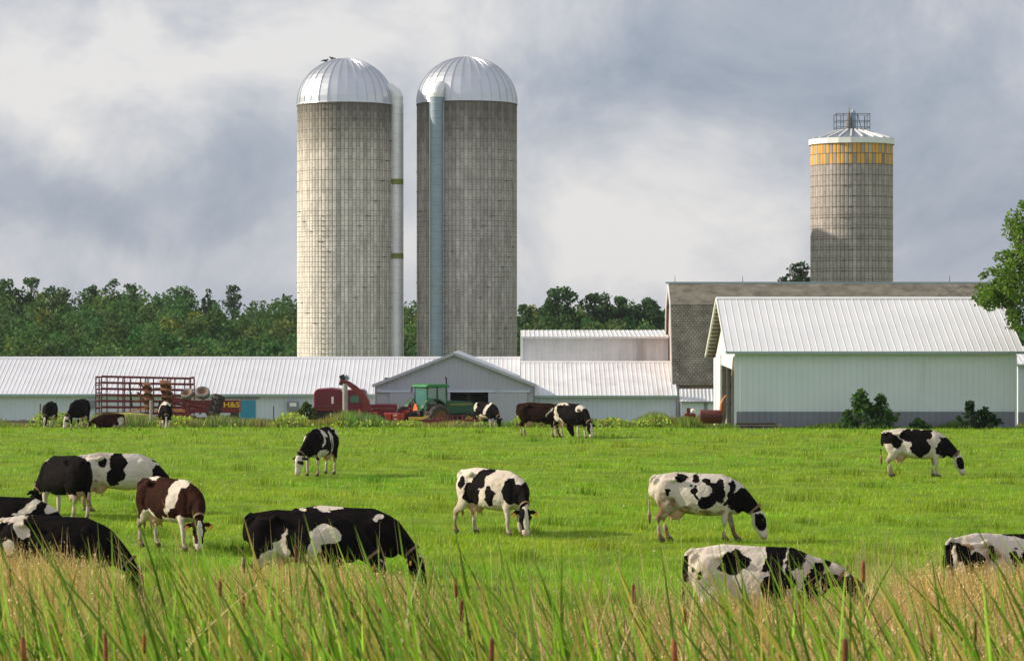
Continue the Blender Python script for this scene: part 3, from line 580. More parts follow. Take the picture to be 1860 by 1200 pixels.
def tower():
    s = 24.0; px = 1547; y = SY(s); cx = (px - 930) / s; Rr = 74.5 / s; g = gzf(cx, y) - .2; zt = CAMZ + (HOR - 263) / s
    t = thing('silo', 'shorter grey silo with orange and grey checkered top and cage on its roof', 'silo', (cx, y, g))
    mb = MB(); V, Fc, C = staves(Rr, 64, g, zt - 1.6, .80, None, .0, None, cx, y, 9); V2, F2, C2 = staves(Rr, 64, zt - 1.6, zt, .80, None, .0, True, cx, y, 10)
    o_ = len(V); mb.v = V + V2; mb.f = Fc + [tuple(i + o_ for i in f) for f in F2]; mb.c = C + C2; mb.col = True; body = mb.build('wall', M['stave_tower'], t)
    b = MB(); b.lathe([(Rr - .02, g), (Rr - .02, zt)], 64, (cx, y, 0)); b.build('joints', M['joint'], body)
    h = MB(); z = zt - .8
    while z > g:
        for d in ((0,) if z > zt - 5 else (0, .2)):
            h.lathe([(Rr + .002, z + d), (Rr + .022, z + d), (Rr + .022, z + d + .022), (Rr + .002, z + d + .022)], 64, (cx, y, 0))
        a = -1.9 + .5 * random.random(); p = Vector((cx + (Rr + .03) * math.cos(a), y + (Rr + .03) * math.sin(a), z)); q = Vector((-math.sin(a), math.cos(a), 0)) * .15; h.bar(p - q, p + q, .05, .05)
        z -= .8
    h.build('hoops', M['hoop'], t)
    r = MB(); zc = CAMZ + (HOR - 237) / s; n = 22
    r.lathe([(Rr - .02, zt - .02), (Rr + .12, zt - .02), (Rr + .13, zt + .36), (Rr + .05, zt + .40), (1.0, zc), (.3, zc + .08), (.01, zc + .1)], n, (cx, y, 0)); ro = r.build('roof', M['tower_roof'], t)
    q = MB()
    for i in range(n):
        a = 2 * math.pi * i / n; c_, s_ = math.cos(a), math.sin(a)
        q.bar((cx + (Rr + .05) * c_, y + (Rr + .05) * s_, zt + .43), (cx + 1.0 * c_, y + 1.0 * s_, zc + .03), .13, .09)
    q.build('ribs', M['alu_white'], ro)
    q = MB(); q.lathe([(Rr + .128, zt - .04), (Rr + .15, zt - .04), (Rr + .15, zt + .37), (Rr + .128, zt + .37)], n, (cx, y, 0)); q.build('rim', M['trim'], ro)
    c = MB(); x0, x1 = cx - 30 / s, cx + 30.5 / s; z0 = zc - .05; z1 = CAMZ + (HOR - 208) / s
    for yy in (y - .8, y + .8):
        for x in (x0, x0 + .52, x1 - .95, x1): c.bar((x, yy, z0), (x, yy, z1), .05)
        for z in (z0 + .25, (z0 + z1) / 2 + .1, z1): c.bar((x0, yy, z), (x1, yy, z), .045)
    for x in (x0, x1):
        for z in (z0 + .25, (z0 + z1) / 2 + .1, z1): c.bar((x, y - .8, z), (x, y + .8, z), .045)
    c.bar((x1 - .95, y - .8, z1), (x1 - .6, y - .8, z0), .05); c.bar((x1 - .4, y - .8, z1 - .2), (x1 - .4, y - .8, z0), .07)
    c.build('cage', M['cage'], t)
    c = MB(); c.lathe([(.2, z0), (.2, z1 - .3), (.16, z1), (.22, z1 + .02), (.1, z1 + .3), (.05, z1 + .32)], 12, (cx + .13, y, 0)); c.build('motor', M['chute_blue'], t)
    c = MB(); c.lathe([(.25, z0), (.2, z0 + .5), (.24, z0 + .52), (.1, z1), (.03, z1 + .3), (.012, z1 + .65)], 10, (cx - .22, y - .1, 0)); c.build('spout', M['stud'], t)
M['stave_tower'] = mat('grey_stave', (.40, .36, .34), .85, 0, .14, 2.2, bump=.3, bscale=14, spec=.2, stretch=(1, 1, .3), tint=True, dirt=((.17, .15, .13), .9, .66, (1.2, 1.2, .12)))
tower()
def bird(x, y, z, rz, label):
    b = MB(); b.ell((0, 0, .13), (.17, .08, .09)); b.ell((.17, 0, .22), (.06, .05, .055)); b.cyl((-.12, 0, .14), (-.34, 0, .08), .05, .03, 8); b.cyl((.22, 0, .22), (.28, 0, .21), .018, .004, 6)
    b.cyl((.02, .03, 0), (.0, .03, .08), .01); b.cyl((.02, -.03, 0), (.0, -.03, .08), .01)
    o = b.build('bird', M['bird'], None, smooth=True); o.location = (x, y, z); o.rotation_euler = (0, 0, rz); tag(o, label, 'bird', 'birds on the silo domes')
_, cx, y, Rr, zt, za = siloL
for px, lab, rz in ((591, 'small dark bird perched lower on the left silo dome', 0.3), (603, 'small dark bird perched nearest the cap of the left silo dome', 2.6)):
    x = (px - 930) / 24.0; dx = (x - cx) / Rr; bird(x, y, zt + .05 + (za - zt) * math.sqrt(max(0, 1 - dx * dx)), rz, lab)
_, cx, y, Rr, zt, za = siloR
bird((792 - 930) / 24.0, y - 3.3, CAMZ + (HOR - 169) / 24.0, 0, 'small dark bird sitting on the chute hood of the right silo')
# ------------------------------------------------------------------ foliage
def quads(P0, size, seed=0, flat=0.0, elong=1.6):
    r = np.random.default_rng(seed); n = len(P0)
    a = r.normal(size=(n, 3)); a[:, 2] *= (1 - flat); a /= np.linalg.norm(a, axis=1)[:, None]
    b = r.normal(size=(n, 3)); b -= a * (a * b).sum(1)[:, None]; b /= np.linalg.norm(b, axis=1)[:, None]
    sz = size * r.uniform(.6, 1.3, n)[:, None]; u = a * sz * elong / 2; v = b * sz / 2
    V = np.stack([P0 - u, P0 + v, P0 + u, P0 - v], 1).reshape(-1, 3); Fc = np.arange(4 * n).reshape(n, 4); return V, Fc
def crown_points(blobs, dens, seed, shell=.55):
    r = np.random.default_rng(seed); out = []; idx = []
    for i, (c, rad) in enumerate(blobs):
        rad = np.array(rad if hasattr(rad, '__len__') else (rad,) * 3); n = max(6, int(dens * (rad.prod() ** (2 / 3))))
        d = r.normal(size=(n, 3)); d /= np.linalg.norm(d, axis=1)[:, None]
        k = r.uniform(shell, 1.0, n) ** .7 * (1 + .22 * np.sin(d[:, 0] * 5 + d[:, 2] * 4 + i) * np.sin(d[:, 1] * 6 + i * 2))
        out.append(np.array(c) + d * k[:, None] * rad); idx.append(np.full(n, i))
    return np.vstack(out), np.concatenate(idx)
def leaf_cols(n, idx, base, seed, spread=.22, hue=.12):
    r = np.random.default_rng(seed); k = r.normal(1, .20, int(idx.max()) + 1)[idx] * r.normal(1, spread, n); k = np.clip(k, .4, 2.2)
    h = r.normal(0, hue, n); c = np.array(base)[None, :] * k[:, None]; c[:, 0] *= 1 + h; c[:, 2] *= 1 - h * .5
    return np.repeat(np.clip(c, 0, 1), 4, axis=0)
def tree_blobs(h, w, seed, base=.25, n=34):
    r = np.random.default_rng(seed); B = []
    for i in range(n):
        t = r.uniform(0, 1); z = h * (base + (1 - base) * t * .95); env = math.sin(math.pi * min(1, .16 + .84 * (1 - t) ** .75)) * .5 + .5 * (1 - t) ** .6
        a = r.uniform(0, 2 * math.pi); d = w / 2 * env * math.sqrt(r.uniform(.05, 1)) * .85
        rad = w * r.uniform(.09, .17) * (1.15 - .45 * t); B.append(((d * math.cos(a), d * math.sin(a), z), (rad, rad, rad * .8)))
    return B
def tree(name, x, y, h, w, label, cat, group, base, size, dens, seed, blobs=None, zoff=0, bb=.25, nb=34):
    g = gzf(x, y) + zoff; t = thing(name, label, cat, (x, y, g), 0, group)
    B = blobs or tree_blobs(h, w, seed, bb, nb); Pt, idx = crown_points(B, dens, seed); V, Fc = quads(Pt, size, seed)
    npmesh('crown', V, Fc, M['leaf'], leaf_cols(len(Pt), idx, base, seed), t)
    tr = MB(); r = random.Random(seed); top = (r.uniform(-.3, .3), r.uniform(-.3, .3), h * .8)
    tr.tube([(0, 0, -.3), (r.uniform(-.15, .15), 0, h * .3), (top[0] * .5, top[1] * .5, h * .55), top], [h * .022, h * .017, h * .011, h * .003], 8)
    for c, rad in B[:16]:
        z0 = h * r.uniform(.2, .55); k = z0 / (h * .8); tr.tube([(top[0] * k, top[1] * k, z0), ((c[0]) * .6, c[1] * .6, z0 * .4 + c[2] * .6), c], [h * .009, h * .006, h * .002], 6)
    tr.build('trunk', M['bark'], t, world=False, smooth=True)
    return t
# the wood as one mass: rows of overlapping crowns climbing the slope
def wood():
    r = np.random.default_rng(21); B = []; base_c = []
    def topline(px):  # photo row of the wood's upper edge
        xs = [-80, 0, 60, 130, 200, 260, 330, 395, 440, 500, 545, 640, 745, 940, 1000, 1060, 1130, 1210, 1300, 1500, 1950]
        ys = [528, 532, 532, 534, 526, 526, 530, 552, 562, 548, 545, 552, 558, 562, 552, 556, 560, 564, 580, 590, 596]
        return float(np.interp(px, xs, ys))
    for row, (yy, f) in enumerate([(312, .0), (324, .14), (337, .28), (350, .42), (363, .56), (376, .70), (390, .84), (404, .94), (418, 1.0)]):
        x = -95.0
        while x < 95:
            s = F / yy; px = 930 + x * s; yt = topline(px) + (1 - f) * (648 - topline(px)) * .86 + r.normal(0, 5); ztop = CAMZ + (HOR - yt) / s
            y = yy + r.uniform(-7, 7); g = gzf(x, y); h = max(3.5, ztop - g); w = r.uniform(4.6, 7.8)
            hue = np.clip(np.array([.068, .142, .034]) * r.uniform(.7, 1.3) * np.array([1 + r.normal(0, .18), 1, 1]), 0, 1)
            if r.random() < .07: hue = np.array([.19, .22, .035])
            for k in range(5):   # overlapping lobes of one crown
                u = k / 4; rad = w * (.40 - .16 * u) * r.uniform(.85, 1.15); ao = r.uniform(0, 6.283)
                zc_ = g + h * (.30 + .62 * u) - rad * .5
                B.append(((x + .30 * w * (1 - u) * math.cos(ao), y + .3 * w * math.sin(ao), zc_), (rad, rad, rad * r.uniform(.9, 1.35)))); base_c.append(hue * r.uniform(.88, 1.14))
            for k in range(9):
                ao = r.uniform(0, 6.283); u = r.uniform(.35, 1); rad = w * r.uniform(.08, .15); B.append(((x + .42 * w * (1.15 - u) * math.cos(ao), y + .4 * w * math.sin(ao) * (1.1 - u), g + h * u - rad * .5), (rad, rad, rad * 1.2))); base_c.append(hue * r.uniform(.9, 1.25))
            x += w * r.uniform(.42, .62)
    Pt, idx = crown_points(B, 40, 5, .72); V, Fc = quads(Pt, .36, 5)
    c = np.array(base_c)[idx] * np.clip(r.normal(1, .22, len(Pt)), .4, 1.8)[:, None]
    o = npmesh('wood', V, Fc, M['leaf'], np.repeat(np.clip(c, 0, 1), 4, axis=0)); tag(o, 'dense dark green wood covering the slope behind the farm', 'wood', kind='stuff')
wood()
SK = [(12, 508, 100, 'loose crowned tree at the far left end of the skyline', 6.0), (55, 503, 101, 'open forked tree standing above the wood at the left', 5.5), (115, 520, 102, 'small dark tree poking above the wood near the left', 4.2),
      (165, 514, 109, 'slim pale green tree above the wood over the cage wagon', 4.0), (202, 505, 103, 'feathery tree topping the wood left of its middle', 4.5), (240, 512, 110, 'rounded tree crest right of the feathery one', 4.4), (325, 519, 104, 'broad light green crown over the middle of the left wood', 6.5),
      (378, 524, 105, 'narrow pointed tree beside the gap in the wood', 2.6), (423, 517, 106, 'round bluish tree standing alone beyond the gap in the wood', 4.6), (530, 536, 107, 'dark tree touching the left silo at the skyline', 4.0)]
for px, py, sd, lab, w in SK:
    yy = 405 if sd != 106 else 470; s = F / yy; x = (px - 930) / s; zt = CAMZ + (HOR - py) / s; g = gzf(x, yy)
    tree('tree', x, yy, zt - g, w, lab, 'tree', 'trees standing out of the wood', (.06, .115, .06) if sd in (106,) else (.062, .13, .032), .30, 85, sd, bb=.5, nb=40)  # farthest tree alone has haze blue mixed into its leaf colour
for px, py, sd, lab, w in [(1015, 520, 120, 'tall open crowned tree right of the silos', 8.0), (1085, 533, 121, 'green tree with ragged top between the two tallest right of the silos', 7.0), (1128, 539, 124, 'low crowned tree between the ragged one and the bluish one', 5.5),
                           (1180, 541, 122, 'bluish tree on the skyline just left of the shingled barn', 6.5), (955, 552, 123, 'small dark tree against the right edge of the right silo', 4.5)]:
    yy = 385; s = F / yy; x = (px - 930) / s; zt = CAMZ + (HOR - py) / s; g = gzf(x, yy)
    tree('tree', x, yy, zt - g, w, lab, 'tree', 'trees standing out of the wood', (.062, .13, .040), .32, 85, sd, bb=.35, nb=60)
def pine():
    s = 21.7; y = SY(s); x = (1447 - 930) / s; g = gzf(x, y); top = CAMZ + (HOR - 477) / s; h = top - g
    B = []
    for dx, pz, w_ in [(.35, 480, .5), (-.1, 483, .45), (.75, 487, .4), (.1, 491, .6), (-.45, 488, .35), (.5, 497, .7), (-.55, 499, .4), (.0, 503, .5), (-1.1, 506, .4), (.6, 508, .8), (-1.25, 510, .35), (-.5, 512, .6), (.3, 514, .7)]:
        for q in range(3): B.append(((dx + random.uniform(-.25, .25), random.uniform(-.9, .9), CAMZ + (HOR - pz) / s - g), (w_ * .8, w_ * .8, w_ * .32)))
    for k in range(40): B.append(((random.uniform(-1.8, 1.8), random.uniform(-1.8, 1.8), h * random.uniform(.45, .82)), (.7, .7, .3)))
    tree('pine_tree', x, y, h, 4, 'dark scraggy pine top beside the checkered silo', 'tree', None, (.04, .08, .04), .17, 240, 77, B)
pine()
def big_tree():
    y = 133.0; s = F / y; x = (1908 - 930) / s; g = gzf(x, y); r = random.Random(5); B = []
    pts = [(1858, 372, .35), (1838, 408, .55), (1856, 425, .7), (1850, 470, .8), (1828, 460, .42), (1835, 498, .8), (1800, 492, .38), (1812, 520, .65), (1786, 532, .5), (1798, 548, .6), (1830, 545, .9), (1780, 548, .3), (1855, 520, 1.0), (1856, 572, .7), (1835, 572, .5), (1862, 592, .45), (1880, 400, .9), (1885, 460, 1.3), (1890, 540, 1.4)]
    for px, py, w_ in pts:
        c = P(px, py, s)
        for q in range(4):
            k = .0 if q == 0 else .55; B.append(((c.x - x + r.uniform(-1, 1) * w_ * k, r.uniform(-1.6, 1.6) * (q > 0), c.z - g + r.uniform(-1, 1) * w_ * k), (w_ * r.uniform(.5, .72),) * 3))
    for k in range(60):
        a = r.uniform(0, 6.28); u = r.uniform(0, 1); z = 4.8 + 5.2 * u; d = 4.0 * math.sqrt(r.uniform(.1, 1)) * math.sin(math.pi * min(1, .25 + .7 * (1 - u)))
        xx, yy_ = d * math.cos(a) + 1.6, d * math.sin(a)
        if xx < -1.0: continue
        B.append(((xx, yy_, z), (r.uniform(.6, 1.1),) * 3))
    tree('broadleaf_tree', x, y, 12, 8, 'bright green leafy tree hanging over the shed roof at the right edge', 'tree', None, (.13, .23, .03), .12, 520, 31, B)
big_tree()
def shrub(px, py0, py1, s, w, label, seed, base=(.07, .15, .03), size=.13):
    y = SY(s); x = (px - 930) / s; g = gzf(x, y); top = CAMZ - (py0 - HOR) / s; h = max(.3, top - g); r = random.Random(seed); B = []
    for k in range(34):
        u = r.uniform(0, 1); a = r.uniform(0, 6.28); d = w / 1.7 * (1 - u ** 1.3) * math.sqrt(r.random()); B.append(((d * math.cos(a), d * math.sin(a) * .6, h * (.06 + .85 * u)), (w * .15, w * .15, w * .12)))
    B.append(((0, 0, h * .92), (w * .06, w * .06, h * .07)))
    t = thing('shrub', label, 'shrub', (x, y, g), 0, 'shrubs along the shed walls')
    Pt, idx = crown_points(B, 420 if w > 1 else 520, seed, .3); V, Fc = quads(Pt, size, seed, elong=1.9); npmesh('foliage', V, Fc, M['leaf'], leaf_cols(len(Pt), idx, base, seed), t)
    st = MB()
    for k in range(5): c = B[k][0]; st.tube([(0, 0, -.1), (c[0] * .4, c[1] * .4, c[2] * .5), c], [.03, .02, .008], 6)
    st.build('stem', M['bark'], t, world=False)
shrub(1562, 703, 0, 38.2, 1.8, 'tallest leafy shrub growing against the slate base of the shed', 1)
shrub(1600, 716, 0, 38.2, 1.6, 'drooping shrub leaning against the tallest one', 2)
shrub(1540, 745, 0, 38.4, 1.0, 'low bush at the left foot of the tallest shrub', 3)
shrub(1668, 764, 0, 38.2, 1.2, 'low dark weeds midway along the shed base', 4)
shrub(1762, 728, 0, 38.2, 1.25, 'dark shrub with a tall stem near the right shed corner', 5, (.03, .07, .022))
shrub(1788, 742, 0, 38.2, 1.6, 'rounded dark shrub at the right shed corner', 6, (.028, .066, .022))
shrub(557, 726, 0, 30.5, 1.6, 'yellow green bush beside the back of the maroon truck', 7, (.10, .15, .025))
# ------------------------------------------------------------------ machinery
def wheel(parent, x, y, z, r, w, tm, rm, ax=(0, 1, 0), lugs=0, name='wheel'):
    """tyre with its rim as a child, both local to the parent"""
    A = Vector(ax).normalized(); o = Vector((x, y, z))
    m = MB(); hw = w / 2; m.lathe([(r * .55, -hw * .75), (r * .8, -hw), (r * .96, -hw * .8), (r, -hw * .4), (r, hw * .4), (r * .96, hw * .8), (r * .8, hw), (r * .55, hw * .75), (r * .55, -hw * .75)], 24, o, A)
    if lugs:
        Q = A.to_track_quat('Z', 'Y').to_matrix()
        for i in range(lugs):
            a = 2 * math.pi * i / lugs; sgn = 1 if i % 2 else -1
            p = o + Q @ Vector((r * 1.0 * math.cos(a), r * math.sin(a), 0)); q = o + Q @ Vector((r * math.cos(a + .22), r * math.sin(a + .22), sgn * hw * .9)); m.bar(p, q, .07, .07)
    t = m.build('wheel', tm, parent, world=False, smooth=False)
    k = MB(); k.lathe([(.01, -hw * .3), (r * .3, -hw * .35), (r * .34, -hw * .6), (r * .56, -hw * .7), (r * .56, hw * .7), (r * .34, hw * .5), (.01, hw * .4)], 18, o, A); k.build('rim', rm, t, world=False)
    return t
def tractor():
    s = 30.0; y = SY(s); x = (788 - 930) / s; g = gzf(x, y)
    t = thing('tractor', 'green cab tractor with orange triangle on its back, parked before the open shed', 'tractor', (x, y, g), R(36))
    B = lambda n, m, f, **k: (lambda mb: (f(mb), mb.build(n, m, t, world=False, **k))[1])(MB())
    # local: +x forward, z up; rear axle at x=-.6
    B('hood', M['tgreen'], lambda m: (m.prism([(.55, .85), (2.75, .85), (2.8, 1.0), (2.75, 1.5), (2.6, 1.58), (.55, 1.72)], 'y', -.38, .38), m.box((2.6, -.36, .5), (2.78, .36, .95))), bevel=.05)
    B('grille', M['black'], lambda m: m.box((2.80, -.3, .9), (2.83, .3, 1.42)))
    B('stripe', M['wheel_yellow'], lambda m: m.box((.9, -.395, 1.42), (2.5, -.383, 1.47)))
    B('chassis', M['black'], lambda m: (m.box((-1.0, -.3, .55), (2.5, .3, .88)), m.cyl((-.6, -1.35, .85), (-.6, 1.35, .85), .09), m.box((-1.3, -.4, .5), (-.6, .4, 1.1)), m.cyl((1.9, -.8, .55), (1.9, .8, .55), .07)))
    cab = B('cab', M['tgreen'], lambda m: ([m.bar((a, b, 1.35), (a2, b * .93, 2.5), .08, .08) for a, b, a2 in ((-.95, -.68, -.9), (-.95, .68, -.9), (.52, -.68, .42), (.52, .68, .42), (-.2, -.7, -.2), (-.2, .7, -.2))], m.box((-1.0, -.72, 1.0), (.58, .72, 1.42))))
    g_ = MB(); g_.box((-.93, -.60, 1.43), (-.90, .60, 2.48)); g_.box((-.88, -.665, 1.43), (-.26, -.65, 2.48)); g_.box((-.16, -.665, 1.43), (.44, -.65, 2.48)); g_.box((.46, -.6, 1.7), (.48, .6, 2.48)); g_.box((-.88, .65, 1.43), (.44, .665, 2.48)); g_.build('glass', M['glass'], cab, world=False)
    r_ = MB(); r_.prism([(-1.08, 2.50), (.62, 2.50), (.6, 2.62), (.3, 2.70), (-.9, 2.70), (-1.08, 2.62)], 'y', -.80, .80); r_.build('roof', M['tgreen2'], cab, world=False, bevel=.04)
    B('exhaust', M['black'], lambda m: (m.cyl((.85, -.1, 1.6), (.85, -.1, 2.3), .07), m.cyl((.85, -.1, 2.3), (.85, -.1, 3.05), .05), m.cyl((.85, -.1, 3.03), (.72, -.1, 3.1), .05)))
    B('air_intake', M['chrome'], lambda m: m.cyl((.72, .15, 1.6), (.72, .15, 2.35), .05))
    for sg in (-1, 1):
        f = MB(); pr = [(-.6 + 1.0 * math.cos(a), .85 + 1.0 * math.sin(a)) for a in [R(25 + 13 * i) for i in range(11)]]; pr += [(-.6 + .93 * math.cos(a), .85 + .93 * math.sin(a)) for a in [R(155 - 13 * i) for i in range(11)]]
        f.prism(pr, 'y', sg * .70, sg * 1.05) if sg > 0 else f.prism(pr, 'y', -1.05, -.70)
        f.build('fender', M['tgreen'], t, world=False)
        wheel(t, -.6, sg * .98, .74, .74, .42, M['brown_rubber'], M['wheel_yellow'], lugs=24)
        wheel(t, -.6, sg * 1.46, .74, .74, .42, M['brown_rubber'], M['rust'], lugs=24)
        wheel(t, 1.9, sg * .85, .5, .5, .3, M['rubber'], M['wheel_yellow'], lugs=16)
        l = MB(); l.cyl((-1.15, sg * .78, 1.62), (-1.05, sg * .78, 1.62), .09); l.build('light', M['orange'], t, world=False)
    B('warning_triangle', M['sign'], lambda m: m.prism([(-.26, 1.12), (.26, 1.12), (.07, 1.52), (-.07, 1.52)], 'x', -1.36, -1.335))
    B('hitch', M['black'], lambda m: (m.bar((-1.2, -.4, .6), (-1.9, -.45, .5), .07), m.bar((-1.2, .4, .6), (-1.9, .45, .5), .07), m.bar((-1.2, 0, 1.05), (-1.8, 0, .9), .06)))
    B('mirror', M['black'], lambda m: (m.bar((-.9, .7, 2.5), (-.9, 1.05, 2.45), .03), m.box((-.93, 1.0, 2.2), (-.88, 1.15, 2.5))))
tractor()
def cage_wagon():
    s = 31.0; y = SY(s); x0 = (174 - 930) / s; x1 = (345 - 930) / s; g = gzf(-22, y); L = x1 - x0; ztL = CAMZ - (684 - HOR) / s; ztR = CAMZ - (688 - HOR) / s
    t = thing('cage_wagon', 'dark red open barred hay cage on a wagon by the long barn', 'wagon', ((x0 + x1) / 2, y, g)); D = 2.2
    for side, yy in (('front', y), ('back', y + D)):
        m = MB(); zb = g + .75
        xs = [0, .035, .235, .288, .475, .53, .71, .765, .945, 1.0] if side == 'front' else [0, .06, .25, .31, .5, .56, .74, .79, .96, 1.0]
        for f in xs: m.box((x0 + L * f - .035, yy, zb), (x0 + L * f + .035, yy + .06, ztL + (ztR - ztL) * f))
        for i in range(7):
            a, b = ztL - i * (ztL - zb) / 6.3, ztR - i * (ztR - zb) / 6.3; m.bar((x0, yy + (-.035 if side == 'front' else .09), a), (x1, yy + (-.035 if side == 'front' else .09), b), .045, .08)
        m.build('side_panel', M['cage_red'], t)
    for xx in (x0, x1):
        m = MB()
        for i in range(5): z = ztL - i * (ztL - g - .75) / 5; m.box((xx - .03, y + .07, z - .08), (xx + .03, y + D - .01, z - .02))
        m.build('end_panel', M['cage_red'], t)
    m = MB(); m.box((x0, y + .2, g + .55), (x1, y + D - .2, g + .73)); m.bar((x1, y + D / 2, g + .6), (x1 + 1.2, y + D / 2, g + .4), .1); m.build('bed', M['red'], t)
    for xx in (x0 + .8, x1 - .8):
        for yy in (y + .3, y + D - .3):
            wheel(t, xx - t.location.x, yy - t.location.y, .4, .4, .22, M['rubber'], M['red'])
cage_wagon()
def bales():
    s = 31.6; y = SY(s)
    for i, (px, lab) in enumerate(((228, 'yellow green heap of old hay under the cage wagon'),)):
        x = (px - 930) / s; b = MB(); b.ell((0, 0, .45), (2.0, .6, .5), 20, 8); o = b.build('hay_heap', mat('old_hay', (.30, .30, .07), .95, 0, .3, 6, bump=.8), None); o.location = (x, y + 1.0, gzf(x, y) - .05); tag(o, lab, 'hay')
bales()
def cultivator():
    s = 31.4; y = SY(s) - 1.6; s = F / y; Q = lambda px, py, dy=0: P(px, py, s) + Vector((0, dy, 0)); g = gzf(-20, y)
    t = thing('folded_cultivator', 'rusty folded field cultivator with raised tyres beside the cage wagon', 'farm implement', (P(320, 0, s).x, y, g))
    m = MB(); m.bar(Q(308, 723), Q(396, 738), .14, .2); m.bar(Q(308, 732, .5), Q(372, 742, .5), .12, .14); m.bar(Q(300, 757), Q(345, 757), .5, .3); m.bar(Q(340, 735), Q(340, 764), .1); m.bar(Q(372, 738), Q(385, 768), .14, .2); m.bar(Q(362, 752), Q(378, 735), .1, .1); m.bar(Q(300, 760, .6), Q(390, 760, .6), .3, .12); m.build('frame', M['red'], t)
    for (a, b, n, w_) in (((267, 697), (272, 742), 8, .42), ((300, 694), (306, 742), 9, .55)):
        m = MB(); A, B_ = Q(*a), Q(*b)
        m.bar(A, B_, .14)
        for i in range(n):
            p = A.lerp(B_, i / (n - 1)); ax = Vector((.15, .5 if i % 2 else -.3, 1)); m.lathe([(.02, -.05), (w_ * .62, -.03), (w_ * .62, .03), (.02, .05)], 12, p, ax)
            m.bar(p, p + Vector((random.uniform(-.5, .5), 0, random.uniform(-.25, .15))), .07)
        m.build('disc_gang', M['rust'], t)
    m = MB(); m.bar(Q(240, 705), Q(262, 709), .07); m.bar(Q(238, 727), Q(265, 731), .07); m.bar(Q(250, 712), Q(262, 728), .12); m.bar(Q(278, 706), Q(292, 705), .1); m.bar(Q(257, 697), Q(262, 710), .06); m.build('boom', M['rust'], t)
    m = MB(); m.bar(Q(235, 697), Q(240, 740), .07, .1); m.build('upright', M['black'], t)
    m = MB(); m.bar(Q(232, 748), Q(272, 738), .06); m.bar(Q(262, 742), Q(310, 752), .06); m.bar(Q(306, 744), Q(336, 746), .3, .16); m.bar(Q(240, 744), Q(285, 744), .05); m.build('tines', M['orange'], t)
    for px, py, rr, ax, mt in ((341, 715, .37, (-.25, -.9, 1.0), M['old_rubber']), (368.5, 713, .43, (.15, -.9, .95), M['old_rubber'])):
        p = Q(px, py, -.2) - Vector(t.location); wheel(t, p.x, p.y, p.z, rr, .30, mt, M['rust'], ax)
    for i, (px, py) in enumerate(((398, 722), (395, 731), (392, 740), (389, 749))):
        p = Q(px, py, -.3) - Vector(t.location); wheel(t, p.x, p.y, p.z, .34, .32, M['brown_rubber'], M['rust'], (.35, .2, 1.0), lugs=10)
    m = MB(); m.bar(Q(368, 722), Q(373, 745), .1); m.bar(Q(341, 722), Q(341, 735), .1); m.build('strut', M['stud'], t)
cultivator()
def forage_box():
    s = 29.2; y = SY(s); x0 = (331 - 930) / s; x1 = (434 - 930) / s; g = gzf(-17, y); zt = CAMZ - (727 - HOR) / s; zb = CAMZ - (746 - HOR) / s
    t = thing('forage_box', 'red forage box wagon lettered in yellow before the blue door', 'wagon', ((x0 + x1) / 2, y, g))
    m = MB(); m.box((x0, y, zb), (x1, y + 1.6, zt)); m.build('body', M['red'], t)
    m = MB(); m.box((x0 - .02, y - .05, zt - .07), (x1 + .02, y - .003, zt + .02)); m.box((x0, y - .05, zb - .12), (x1, y + 1.5, zb - .004))
    for f in (.0, .33, .66, .985): m.box((x0 + (x1 - x0) * f, y - .04, zb), (x0 + (x1 - x0) * f + .05, y - .003, zt - .072))
    m.build('frame', M['cage_red'], t)
    cu = bpy.data.curves.new('lettering', 'FONT'); cu.body = 'H&S'; cu.size = .56; cu.extrude = .006; cu.align_x = 'CENTER'; cu.align_y = 'CENTER'; cu.offset = .012
    o = bpy.data.objects.new('tmp', cu); COL.objects.link(o); dg = bpy.context.evaluated_depsgraph_get(); me = bpy.data.meshes.new_from_object(o.evaluated_get(dg)); bpy.data.objects.remove(o)
    me.materials.clear(); me.materials.append(M['letter']); lo = bpy.data.objects.new('lettering', me); COL.objects.link(lo); lo.parent = t
    c = P(420.5, 735, s); lo.location = (c.x - t.location.x, -.045, c.z - g); lo.rotation_euler = (R(90), 0, 0); lo.scale = (1.0, .8, 1)
    m = MB(); m.box((x0 + 3.0, y - .01, zb - .75), (x1 - .1, y + 1.2, zb - .125)); m.build('undercarriage', M['brown_rubber'], t)
    for xx in (-1.2, 1.2): wheel(t, xx, .3, .42, .42, .25, M['rubber'], M['red'])
forage_box()
